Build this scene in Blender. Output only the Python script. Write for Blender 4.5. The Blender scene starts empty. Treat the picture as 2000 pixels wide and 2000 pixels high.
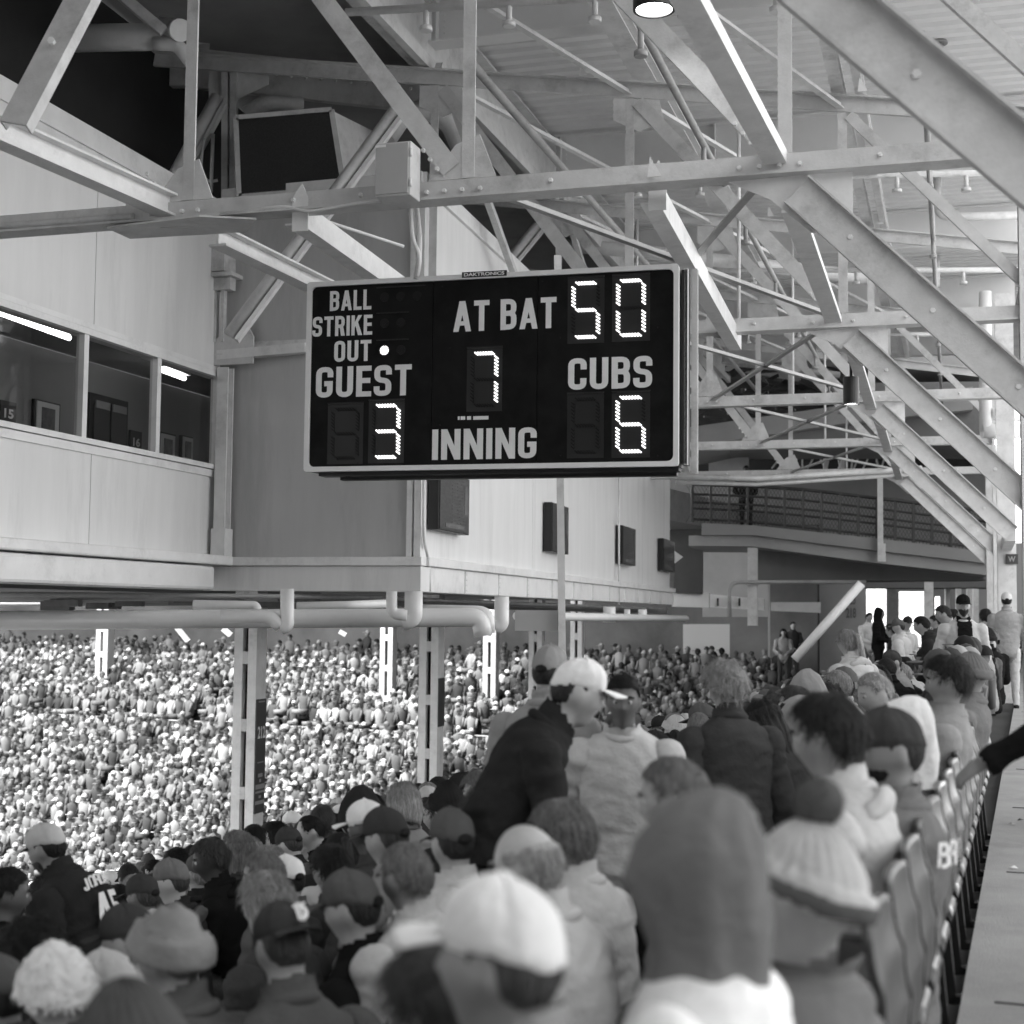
import bpy, bmesh, math, random
import numpy as np
from mathutils import Vector, Matrix, noise
random.seed(7)
S = bpy.context.scene
COL = S.collection
PI = math.pi
R = math.radians
# ------------------------------------------------------------------ camera
FPX = 2857.0                      # focal length in photograph pixels (80 mm on a 56 mm square frame)
EYE = Vector((0, 0, 1.45))
CAM = (Matrix.Rotation(PI/2 + math.atan(195/FPX), 4, 'X') @ Matrix.Rotation(R(.6), 4, 'Z'))
cd = bpy.data.cameras.new('camera'); cam = bpy.data.objects.new('camera', cd); COL.objects.link(cam)
cam.matrix_world = Matrix.Translation(EYE) @ CAM
cd.sensor_width = 56; cd.lens = 80; cd.clip_start = .1; cd.clip_end = 3000
cd.dof.use_dof = True; cd.dof.focus_distance = 14.5; cd.dof.aperture_fstop = 3.8
S.camera = cam
# ------------------------------------------------------------------ sky, sun, exposure
SUN_AZ, SUN_EL = R(-125), R(58)    # where the sun stands: azimuth from +Y to the right, elevation
w = bpy.data.worlds.new('World'); S.world = w; w.use_nodes = True
nt = w.node_tree; nt.nodes.clear()
sky = nt.nodes.new('ShaderNodeTexSky'); sky.sky_type = 'NISHITA'; sky.sun_disc = False
sky.sun_elevation = SUN_EL; sky.sun_rotation = SUN_AZ; sky.air_density = 1.0; sky.dust_density = 1.5
bw = nt.nodes.new('ShaderNodeRGBToBW'); bg = nt.nodes.new('ShaderNodeBackground'); wo = nt.nodes.new('ShaderNodeOutputWorld')
bg.inputs['Strength'].default_value = .15      # black-and-white film: the sky's luminance only
nt.links.new(sky.outputs[0], bw.inputs[0]); nt.links.new(bw.outputs[0], bg.inputs[0]); nt.links.new(bg.outputs[0], wo.inputs[0])
sd = bpy.data.lights.new('sun', 'SUN'); sd.energy = 2.0; sd.angle = R(.53); sd.color = (1, 1, 1)
sun = bpy.data.objects.new('sun', sd); COL.objects.link(sun)
sv = Vector((math.sin(SUN_AZ)*math.cos(SUN_EL), math.cos(SUN_AZ)*math.cos(SUN_EL), math.sin(SUN_EL)))
sun.rotation_euler = sv.to_track_quat('Z', 'Y').to_euler(); sun.location = sv*200
S.view_settings.view_transform = 'Standard'; S.view_settings.look = 'None'
S.view_settings.gamma = 1; S.view_settings.use_curve_mapping = False
S.view_settings.exposure = 2.9
S.cycles.max_bounces = 8; S.cycles.diffuse_bounces = 5; S.cycles.glossy_bounces = 3; S.cycles.transmission_bounces = 4; S.cycles.transparent_max_bounces = 8
S.cycles.use_denoising = True
# ------------------------------------------------------------------ measuring from the photograph
def ray(u, v): return (CAM @ Vector(((u-1000)/FPX, (1000-v)/FPX, -1)))
def at(u, v, d): r = ray(u, v); return EYE + r*(d/r.y)
def onz(u, v, z): r = ray(u, v); return EYE + r*((z-EYE.z)/r.z)
def onpl(u, v, p0, n): r = ray(u, v); return EYE + r*((p0-EYE).dot(n)/r.dot(n))
def proj(p):
    l = CAM.inverted() @ (Vector(p)-EYE); return (1000+FPX*l.x/-l.z, 1000-FPX*l.y/-l.z)
def azdir(deg): return Vector((math.sin(R(deg)), math.cos(R(deg)), 0))
Z = Vector((0, 0, 1))
# ------------------------------------------------------------------ materials (all grey: the place as black-and-white film sees it)
MATS = {}
def mat(name, g, rough=.6, var=.12, vs=3.0, bump=0.0, bs=40.0, spec=.5, metal=0, stain=0.0, rand=0.0, emit=None, stretch=None):
    if name in MATS: return MATS[name]
    m = bpy.data.materials.new(name); m.use_nodes = True; t = m.node_tree; N = t.nodes; L = t.links
    b = N['Principled BSDF']; b.inputs['Roughness'].default_value = rough; b.inputs['Metallic'].default_value = metal
    b.inputs['Specular IOR Level'].default_value = spec
    tc = N.new('ShaderNodeTexCoord'); co = tc.outputs['Object']
    if stretch:
        mp = N.new('ShaderNodeMapping'); mp.inputs['Scale'].default_value = stretch; L.new(co, mp.inputs[0]); co = mp.outputs[0]
    n1 = N.new('ShaderNodeTexNoise'); n1.inputs['Scale'].default_value = vs; n1.inputs['Detail'].default_value = 6; n1.inputs['Roughness'].default_value = .65
    L.new(co, n1.inputs['Vector'])
    mr = N.new('ShaderNodeMapRange'); mr.inputs[1].default_value = .3; mr.inputs[2].default_value = .7
    mr.inputs[3].default_value = g*(1-var); mr.inputs[4].default_value = g*(1+var); L.new(n1.outputs[0], mr.inputs[0])
    val = mr.outputs[0]
    if stain:
        n2 = N.new('ShaderNodeTexNoise'); n2.inputs['Scale'].default_value = vs*.35; n2.inputs['Detail'].default_value = 8; n2.inputs['Roughness'].default_value = .75
        L.new(co, n2.inputs['Vector'])
        r2 = N.new('ShaderNodeMapRange'); r2.inputs[1].default_value = .52; r2.inputs[2].default_value = .7; r2.inputs[3].default_value = 1; r2.inputs[4].default_value = 1-stain
        L.new(n2.outputs[0], r2.inputs[0])
        mu = N.new('ShaderNodeMath'); mu.operation = 'MULTIPLY'; L.new(val, mu.inputs[0]); L.new(r2.outputs[0], mu.inputs[1]); val = mu.outputs[0]
    if rand:
        oi = N.new('ShaderNodeObjectInfo'); r3 = N.new('ShaderNodeMapRange'); r3.inputs[3].default_value = 1-rand; r3.inputs[4].default_value = 1+rand
        L.new(oi.outputs['Random'], r3.inputs[0])
        mu = N.new('ShaderNodeMath'); mu.operation = 'MULTIPLY'; L.new(val, mu.inputs[0]); L.new(r3.outputs[0], mu.inputs[1]); val = mu.outputs[0]
    L.new(val, b.inputs['Base Color'])
    if bump:
        nb = N.new('ShaderNodeTexNoise'); nb.inputs['Scale'].default_value = bs; nb.inputs['Detail'].default_value = 4; L.new(co, nb.inputs['Vector'])
        bp = N.new('ShaderNodeBump'); bp.inputs['Strength'].default_value = bump; bp.inputs['Distance'].default_value = .01
        L.new(nb.outputs[0], bp.inputs['Height']); L.new(bp.outputs[0], b.inputs['Normal'])
    if emit: b.inputs['Emission Color'].default_value = (1, 1, 1, 1); b.inputs['Emission Strength'].default_value = emit
    MATS[name] = m; return m
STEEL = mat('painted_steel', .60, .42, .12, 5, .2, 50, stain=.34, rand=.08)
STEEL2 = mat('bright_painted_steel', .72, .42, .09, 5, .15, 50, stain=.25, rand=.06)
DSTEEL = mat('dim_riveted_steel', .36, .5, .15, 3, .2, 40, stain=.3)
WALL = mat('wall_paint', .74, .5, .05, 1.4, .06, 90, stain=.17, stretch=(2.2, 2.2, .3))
WALL_SHADE = mat('wall_paint_shade', .48, .5, .05, 1.4, .06, 90, stain=.2, stretch=(2.2, 2.2, .3))  # darker copy of the wall paint: shade of the camera-facing wall in its colour
TRIM = mat('trim_paint', .80, .42, .06, 3, .06, 60, stain=.25)
PVC = mat('pipe_plastic', .80, .3, .05, 1.5, 0, 30, stain=.12)
DECK = mat('metal_deck', .68, .45, .06, .8, .06, 40, stain=.12)
CONC = mat('concrete', .30, .8, .14, 2.2, .5, 90, stain=.28)
TREAD = mat('tread_concrete', .07, .9, .2, 1.5, .3, 80, stain=.3)
DARK = mat('shade_black', .018, .9, .3, 1)  # near-black that stands in for deep shade
BLACK = mat('black_paint', .012, .45, .2, 6, .05, 60)
LAMP = mat('lamp_glow', .8, .5, 0, 1, emit=4)
PANEL = mat('lamp_panel', .8, .5, 0, 1, emit=.12)
TUBE = mat('fluorescent_tube', .8, .5, 0, 1, emit=2.2)
LED = mat('led_light', .8, .4, 0, 1, emit=.45)
LEDOFF = mat('led_dark', .014, .5, .2, 30, spec=.2)
FACE = mat('board_face', .009, .55, .5, 5, .05, 120, spec=.12)
FRAME = mat('board_frame', .78, .4, .05, 4)
PRINT = mat('white_vinyl', .80, .5, .05, 8)
GREYPR = mat('grey_print', .3, .5, .05, 8)
SCREEN = mat('screen_print', .05, .3, .6, 9, stretch=(1, 1, 3))
GLASSD = None
def glass(name='window_glass', tint=.68):
    if name in MATS: return MATS[name]
    m = bpy.data.materials.new(name); m.use_nodes = True; N = m.node_tree.nodes; L = m.node_tree.links; N.clear()
    o = N.new('ShaderNodeOutputMaterial'); mx = N.new('ShaderNodeMixShader'); tr = N.new('ShaderNodeBsdfTransparent'); gl = N.new('ShaderNodeBsdfGlossy')
    lw = N.new('ShaderNodeLayerWeight'); lw.inputs[0].default_value = .5; pw = N.new('ShaderNodeMath'); pw.operation = 'POWER'; pw.inputs[1].default_value = 5; L.new(lw.outputs['Facing'], pw.inputs[0]); fr = N.new('ShaderNodeMath'); fr.operation = 'MULTIPLY_ADD'; fr.inputs[1].default_value = .9; fr.inputs[2].default_value = .035; L.new(pw.outputs[0], fr.inputs[0]); gl.inputs['Roughness'].default_value = .02
    tr.inputs[0].default_value = (tint, tint, tint, 1)
    L.new(fr.outputs[0], mx.inputs[0]); L.new(tr.outputs[0], mx.inputs[1]); L.new(gl.outputs[0], mx.inputs[2]); L.new(mx.outputs[0], o.inputs[0])
    MATS[name] = m; return m
# ------------------------------------------------------------------ mesh building
def frame_of(d, up=Z):
    d = d.normalized(); s = d.cross(up)
    if s.length < 1e-4: s = d.cross(Vector((0, 1, 0)))
    s.normalize(); return d, s, s.cross(d).normalized()
class MB:
    def __init__(self): self.v = []; self.f = []; self.sm = []
    def add(self, vs, fs, smooth=False):
        o = len(self.v); self.v += [tuple(x) for x in vs]; self.f += [tuple(i+o for i in f) for f in fs]; self.sm += [smooth]*len(fs); return self
    def box(self, c, sz, ax=None):
        c = Vector(c); X, Y, Zz = ax if ax else (Vector((1, 0, 0)), Vector((0, 1, 0)), Z); h = [s/2 for s in sz]
        vs = [c + X*(a*h[0]) + Y*(b*h[1]) + Zz*(e*h[2]) for e in (-1, 1) for b in (-1, 1) for a in (-1, 1)]
        return self.add(vs, [(0, 2, 3, 1), (4, 5, 7, 6), (0, 1, 5, 4), (2, 6, 7, 3), (0, 4, 6, 2), (1, 3, 7, 5)])
    def prof(self, p, q, poly, up=Z):
        p, q = Vector(p), Vector(q); d, s, u = frame_of(q-p, up); n = len(poly)
        vs = [P + s*a + u*b for P in (p, q) for a, b in poly]
        fs = [(i, (i+1) % n, n+(i+1) % n, n+i) for i in range(n)] + [tuple(range(n-1, -1, -1)), tuple(range(n, 2*n))]
        return self.add(vs, fs)
    def bar(self, p, q, w, h, up=Z): return self.prof(p, q, [(-w/2, -h/2), (w/2, -h/2), (w/2, h/2), (-w/2, h/2)], up)
    def ibeam(self, p, q, w, h, t=.03, up=Z):
        a, b, c = w/2, h/2, t/2
        return self.prof(p, q, [(-a, -b), (a, -b), (a, -b+t), (c, -b+t), (c, b-t), (a, b-t), (a, b), (-a, b), (-a, b-t), (-c, b-t), (-c, -b+t), (-a, -b+t)], up)
    def channel(self, p, q, w, h, t=.02, up=Z, side=1):   # web in the up plane, lips to one side
        b = h/2; s = side
        pts = [(0, -b), (s*w, -b), (s*w, -b+t), (s*t, -b+t), (s*t, b-t), (s*w, b-t), (s*w, b), (0, b)]
        return self.prof(p, q, pts if s > 0 else pts[::-1], up)
    def tee(self, p, q, w, h, t=.02, up=Z):               # flange of width w, stem h toward up
        a = w/2; c = t/2
        return self.prof(p, q, [(-a, 0), (a, 0), (a, t), (c, t), (c, h), (-c, h), (-c, t), (-a, t)], up)
    def cyl(self, p, q, r, n=12, r2=None, smooth=True):
        p, q = Vector(p), Vector(q); d, s, u = frame_of(q-p); r2 = r if r2 is None else r2
        ring = [(math.cos(2*PI*i/n), math.sin(2*PI*i/n)) for i in range(n)]
        vs = [p + s*(a*r) + u*(b*r) for a, b in ring] + [q + s*(a*r2) + u*(b*r2) for a, b in ring]
        o = len(self.v); self.add(vs, [(i, (i+1) % n, n+(i+1) % n, n+i) for i in range(n)], smooth)
        self.f += [tuple(o+i for i in range(n-1, -1, -1)), tuple(o+n+i for i in range(n))]; self.sm += [False, False]; return self
    def tube(self, path, r, n=12, bend=0):
        path = [Vector(p) for p in path]
        if bend:                                          # round the corners
            out = [path[0]]
            for a, b, c in zip(path, path[1:], path[2:]):
                l = min(bend, (b-a).length*.49, (c-b).length*.49); p0 = b+(a-b).normalized()*l; p1 = b+(c-b).normalized()*l
                for k in range(6):
                    t = k/5; out.append(p0*(1-t)**2 + b*2*t*(1-t) + p1*t*t)
            path = out + [path[-1]]
        rings = []; prev = None
        for i, p in enumerate(path):
            d = (path[min(i+1, len(path)-1)] - path[max(i-1, 0)]).normalized()
            if prev is None: _, s, u = frame_of(d)
            else:
                s = (prev - d*prev.dot(d)).normalized(); u = s.cross(d)
            prev = s; rings.append([p + s*(math.cos(2*PI*k/n)*r) + u*(math.sin(2*PI*k/n)*r) for k in range(n)])
        vs = [x for rg in rings for x in rg]; fs = [(i*n+k, i*n+(k+1) % n, (i+1)*n+(k+1) % n, (i+1)*n+k) for i in range(len(path)-1) for k in range(n)]
        o = len(self.v); self.add(vs, fs, True); m = len(vs)
        self.f += [tuple(o+i for i in range(n-1, -1, -1)), tuple(o+m-n+i for i in range(n))]; self.sm += [False, False]; return self
    def plate(self, pts, n, t):                           # polygon thickened along n
        n = n.normalized(); k = len(pts); vs = [Vector(p)-n*(t/2) for p in pts] + [Vector(p)+n*(t/2) for p in pts]
        return self.add(vs, [tuple(range(k-1, -1, -1)), tuple(range(k, 2*k))] + [(i, (i+1) % k, k+(i+1) % k, k+i) for i in range(k)])
    def sph(self, c, r, n=10, m=7, sc=(1, 1, 1)):
        c = Vector(c); vs = [c+Vector((0, 0, r*sc[2]))]
        for j in range(1, m):
            for i in range(n):
                a, b = 2*PI*i/n, PI*j/m; vs.append(c+Vector((math.cos(a)*math.sin(b)*r*sc[0], math.sin(a)*math.sin(b)*r*sc[1], math.cos(b)*r*sc[2])))
        vs.append(c-Vector((0, 0, r*sc[2]))); e = len(vs)-1; fs = []
        for i in range(n):
            fs.append((0, 1+i, 1+(i+1) % n)); fs.append((e, e-n+(i+1) % n, e-n+i))
            for j in range(m-2): fs.append((1+j*n+i, 1+(j+1)*n+i, 1+(j+1)*n+(i+1) % n, 1+j*n+(i+1) % n))
        return self.add(vs, fs, True)
    def mesh(self, name, m=None):
        me = bpy.data.meshes.new(name); me.from_pydata(self.v, [], self.f); me.polygons.foreach_set('use_smooth', self.sm)
        bm = bmesh.new(); bm.from_mesh(me); bmesh.ops.recalc_face_normals(bm, faces=bm.faces); bm.to_mesh(me); bm.free()
        if m: me.materials.append(m)
        me.update(); return me
    def build(self, name, m, parent=None, bevel=0):
        return link(name, self.mesh(name, m), parent, bevel)
def link(name, me, parent=None, bevel=0):
    o = bpy.data.objects.new(name, me); COL.objects.link(o)
    if parent is not None: o.parent = parent; o.matrix_parent_inverse = parent_world(parent).inverted()
    if bevel:
        b = o.modifiers.new('bevel', 'BEVEL'); b.width = bevel; b.segments = 2; b.limit_method = 'ANGLE'
    return o
def parent_world(o):
    m = o.matrix_basis.copy()
    return parent_world(o.parent) @ o.matrix_parent_inverse @ m if o.parent else m
def tag(o, label=None, cat=None, group=None, kind=None):
    if label: o['label'] = label
    if cat: o['category'] = cat
    if group: o['group'] = group
    if kind: o['kind'] = kind
    return o
def empty(name, loc, label, cat, group=None):
    o = bpy.data.objects.new(name, None); COL.objects.link(o); o.location = loc; o.empty_display_size = .1
    return tag(o, label, cat, group)
def struct(name, mb, m): return tag(mb.build(name, m), kind='structure')
def single(name, mb, m, label, cat, group=None, bevel=0): return tag(mb.build(name, m, None, bevel), label, cat, group)
GLY = {}
def glyph(ch):
    """Bold condensed capital built from strokes; unit height, returns (width, list of polygons)."""
    if ch in GLY: return GLY[ch]
    t = .168; W = .50; a, b, c, d = t/2, W-t/2, t/2, 1-t/2; out = []
    def st(pts, r=.16, closed=False):
        P = [Vector(p) for p in pts]; n = len(P); Q = []
        for i, p in enumerate(P):
            if not closed and i in (0, n-1): Q.append(p); continue
            u, w = P[i-1]-p, P[(i+1) % n]-p; l = min(r, u.length*.5, w.length*.5); p0, p1 = p+u.normalized()*l, p+w.normalized()*l
            for k in range(6): f = k/5; Q.append(p0*(1-f)**2+p*2*f*(1-f)+p1*f*f)
        m = len(Q); L, Rr = [], []
        for i, p in enumerate(Q):
            A = Q[i-1] if (i or closed) else p; B = Q[(i+1) % m] if (i < m-1 or closed) else p; dv = (B-A).normalized(); nv = Vector((-dv.y, dv.x)); L.append(p+nv*t/2); Rr.append(p-nv*t/2)
        for i in range(m if closed else m-1): j = (i+1) % m; out.append([L[i], L[j], Rr[j], Rr[i]])
    q = lambda *p: out.append([Vector(x) for x in p])
    V = lambda x: st([(x, 0), (x, 1)]); Hh = lambda y, x0=0, x1=W: st([(x0, y), (x1, y)])
    if ch == 'A': W = .56; q((0, 0), (t, 0), (W/2+t*.55, 1), (W/2-t*.55, 1)); q((W-t, 0), (W, 0), (W/2+t*.55, 1), (W/2-t*.55, 1)); q((.13, .2), (W-.13, .2), (W-.16, .34), (.16, .34))
    elif ch == 'B': V(a); st([(a, d), (b-.01, d), (b-.01, .53), (a, .53)]); st([(a, .53), (b, .53), (b, c), (a, c)])
    elif ch == 'C': st([(b, .64), (b, d), (a, d), (a, c), (b, c), (b, .36)])
    elif ch == 'D': V(a); st([(a, d), (b, d), (b, c), (a, c)], .2)
    elif ch == 'E': W = .44; V(a); Hh(d, 0, W); Hh(.52, 0, W*.93); Hh(c, 0, W)
    elif ch == 'G': st([(b, .66), (b, d), (a, d), (a, c), (b, c), (b, .50)]); Hh(.45, W*.5, W)
    elif ch == 'I': W = t; V(a)
    elif ch == 'J': W = .42; b = W-t/2; st([(b, 1), (b, c), (a, c), (a, .34)])
    elif ch == 'K': W = .54; V(a); q((t*.9, .36), (t*.9, .62), (W-.2, 1), (W, 1)); q((W-.2, 0), (W+.02, 0), (.33, .66), (.2, .50))
    elif ch == 'L': W = .42; V(a); Hh(c, 0, W)
    elif ch == 'N': W = .54; V(a); V(W-t/2); q((0, 1), (t, 1), (W, 0), (W-t, 0))
    elif ch == 'O': st([(a, c), (a, d), (b, d), (b, c)], .17, True)
    elif ch == 'R': V(a); st([(a, d), (b-.005, d), (b-.005, .48), (a, .48)]); q((.24, .5), (.42, .5), (W+.02, 0), (W-.18, 0))
    elif ch == 'S': st([(b, .69), (b, d), (a, d), (a, .53), (b, .48), (b, c), (a, c), (a, .31)], .15)
    elif ch == 'T': W = .48; Hh(d, 0, W); V(W/2)
    elif ch == 'U': st([(a, 1), (a, c), (b, c), (b, 1)], .17)
    elif ch == '4': W = .54; q((.28, 1), (.46, 1), (.18, .34), (0, .34)); Hh(.27, 0, W); V(W-t*.95)
    elif ch == '5': Hh(d, 0, W); q((0, .45), (t, .45), (t, 1), (0, 1)); st([(0, .56), (b, .58), (b, c), (a, c), (a, .26)], .15)
    else: return None
    GLY[ch] = (W, out); return GLY[ch]
def sign_text(text, name, m, parent, c, ax, n, width, height, gap=.085, base=0.0):
    up = n.cross(ax).normalized(); x = 0; polys = []
    for ch in text:
        if ch == ' ': x += .26; continue
        w_, g = glyph(ch)
        for k, p in enumerate(g): polys.append([(x+q_.x, q_.y, base+.0004*k) for q_ in p])
        x += w_+gap
    tw = x-gap; mb = MB()
    for p in polys: mb.add([Vector(c)+ax*((a/tw-.5)*width)+up*((b-.5)*height)+n*o for a, b, o in p], [tuple(range(len(p)))])
    return mb.build(name, m, parent)
def words(text, name, m, parent, c, ax, n, width=None, height=None, bold=.03, thick=.004):
    """Flat lettering: centre c, reading direction ax, facing n, fitted to width x height; one mesh."""
    cu = bpy.data.curves.new('tmp', 'FONT'); cu.body = text; cu.offset = bold; cu.extrude = .0; cu.resolution_u = 4
    o = bpy.data.objects.new('tmp', cu); COL.objects.link(o); bpy.context.view_layer.update()
    me = bpy.data.meshes.new_from_object(o.evaluated_get(bpy.context.evaluated_depsgraph_get()))
    bpy.data.objects.remove(o); bpy.data.curves.remove(cu)
    co = np.array([v.co[:] for v in me.vertices]); lo, hi = co.min(0), co.max(0); sx = width/(hi[0]-lo[0]) if width else None
    sy = height/(hi[1]-lo[1]) if height else sx
    sx = sx or sy
    up = n.cross(ax).normalized()
    for v in me.vertices:
        v.co = Vector(c) + ax*((v.co.x-(lo[0]+hi[0])/2)*sx) + up*((v.co.y-(lo[1]+hi[1])/2)*sy) + n*thick
    me.materials.clear(); me.materials.append(m); me.update()
    return link(name, me, parent)
# ================================================================== the terraces
eR = azdir(19.5); nF = azdir(19.5-90); L0 = Vector((-.26, 0, 0)); n2 = azdir(25); e2 = azdir(115); B2, ZB2, P2, R2 = 47.6, -.95, .42, .176
RISE, PITCH, Z0 = .24, .8, -.15
def s_of(p): return (Vector((p[0], p[1], 0))-L0).dot(nF)
def d2_of(p): return Vector((p[0], p[1], 0)).dot(n2)
def terr1(p): return Z0 - RISE/PITCH*max(s_of(p), 0)
def terr2(p): return ZB2 + R2/P2*(d2_of(p)-B2)
def terr(p): return max(terr1(p), terr2(p))
def on_terr(u, v, h, lo=1.5, hi=110):
    """Where the sight line through (u, v) is h above the terrace."""
    r = ray(u, v); r = r/r.y; d = lo
    while d < hi:
        p = EYE + r*d
        if p.z - (terr(p) + h) <= 0: break
        d += .05
    return EYE + r*d
m = MB(); m.box(L0 + eR*40 - nF*12.98 + Z*(-.3), (26-.0, 150, .6), (nF, eR, Z)); struct('concourse_floor', m, CONC)
m = MB()
for i in range(44):
    c = L0 + nF*(PITCH*i + PITCH/2) + eR*38; z = Z0 - RISE*i; m.box((c.x, c.y, z-.3), (PITCH, 110, .6), (nF, eR, Z))
struct('seating_terrace', m, TREAD)
m = MB()
for j in range(96):
    dd = B2 - P2*j; c = n2*dd - e2*75; z = ZB2 - R2*j; m.box((c.x, c.y, z-.4), (P2, 150, .8), (n2, e2, Z))
struct('far_seating_terrace', m, TREAD)
m = MB(); c = n2*(B2+1.6) - e2*61.5; m.box((c.x, c.y, 1.5), (.3, 100, 6), (n2, e2, Z)); tag(m.build('rear_wall', mat('rear_wall_paint', .10, .8, .5, .3)), 'dim wall behind the top rows of the far stand', 'wall')
m = MB(); c = n2*(B2+2.4) - e2*70; m.box((c.x, c.y, 4.9), (12, 110, 1.0), (n2, e2, Z)); tag(m.build('far_upper_deck', DSTEEL), 'upper deck roofing the top rows of the far stand', 'deck')
m = MB(); m.box((2, -13, 4.5), (60, .4, 11)); tag(m.build('end_wall', mat('light_block_paint', .12, .8, .1, .4)), 'unseen wall added behind the camera to block light', 'wall')  # unseen, added to keep light from behind off the camera-facing steel
m = MB(); m.box((0, 60, -24), (900, 900, 1)); struct('ground', m, mat('field_ground', .12, .95, .3, .05))
# ================================================================== the upper deck over everything
YA = 16.8; eY = azdir(YA); aX = Vector((math.cos(R(YA)), -math.sin(R(YA)), 0)); N1 = Vector((2.01, 10.75, 0)); SP = 6.05
def T(k, a, z, off=0): return N1 + eY*(SP*(k-1)+off) + aX*a + Z*z
def Tpx(k, u, v, off=0): return onpl(u, v, T(k, 0, 0, off), eY)
DZ = 9.32
m = MB(); n = 0; y0, y1, per = -6.0, 5.35, .30
prof = []
yy = y0*SP
while yy < y1*SP:
    prof += [(yy, 0), (yy+.13, 0), (yy+.16, .05), (yy+.27, .05)]; yy += per
vs = []; fs = []
for yv, zz in prof:
    for a in (-5.25, 2.75): q = N1 + eY*yv + aX*a + Z*(DZ+zz); vs.append(q)
for i in range(len(prof)-1): fs.append((2*i, 2*i+1, 2*i+3, 2*i+2))
m.add(vs, fs); struct('metal_deck_ceiling', m, DECK)
m = MB(); m.box(N1 - eY*4 + aX*(-1.25) + Z*(DZ+1.0), (8.1, 72.6, 1.8), (aX, eY, Z)); m.box(N1 - eY*3 + aX*(-9.6) + Z*(DZ+.9), (8.6, 74, 1.8), (aX, eY, Z)); m.box(N1 + eY*50 + aX*(-3) + Z*(DZ+4), (33, 37, .8), (aX, eY, Z))  # third box: roof added to keep the sun off the far ramps
mt_ = MB(); mt_.box(N1 + eY*39 + aX*6.2 + Z*4, (1.0, 34, 11), (aX, eY, Z)); tag(mt_.build('side_light_block', mat('light_block_concrete', .22, .8, .1, .3)), 'unseen block added beyond the walkway to cut sky light from the right', 'building')  # unseen block added to hold sky light back from the far suite wall
struct('upper_deck_slab', m, mat('deck_slab_concrete', .32, .8, .15, 1, .2, 60, stain=.3))
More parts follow.
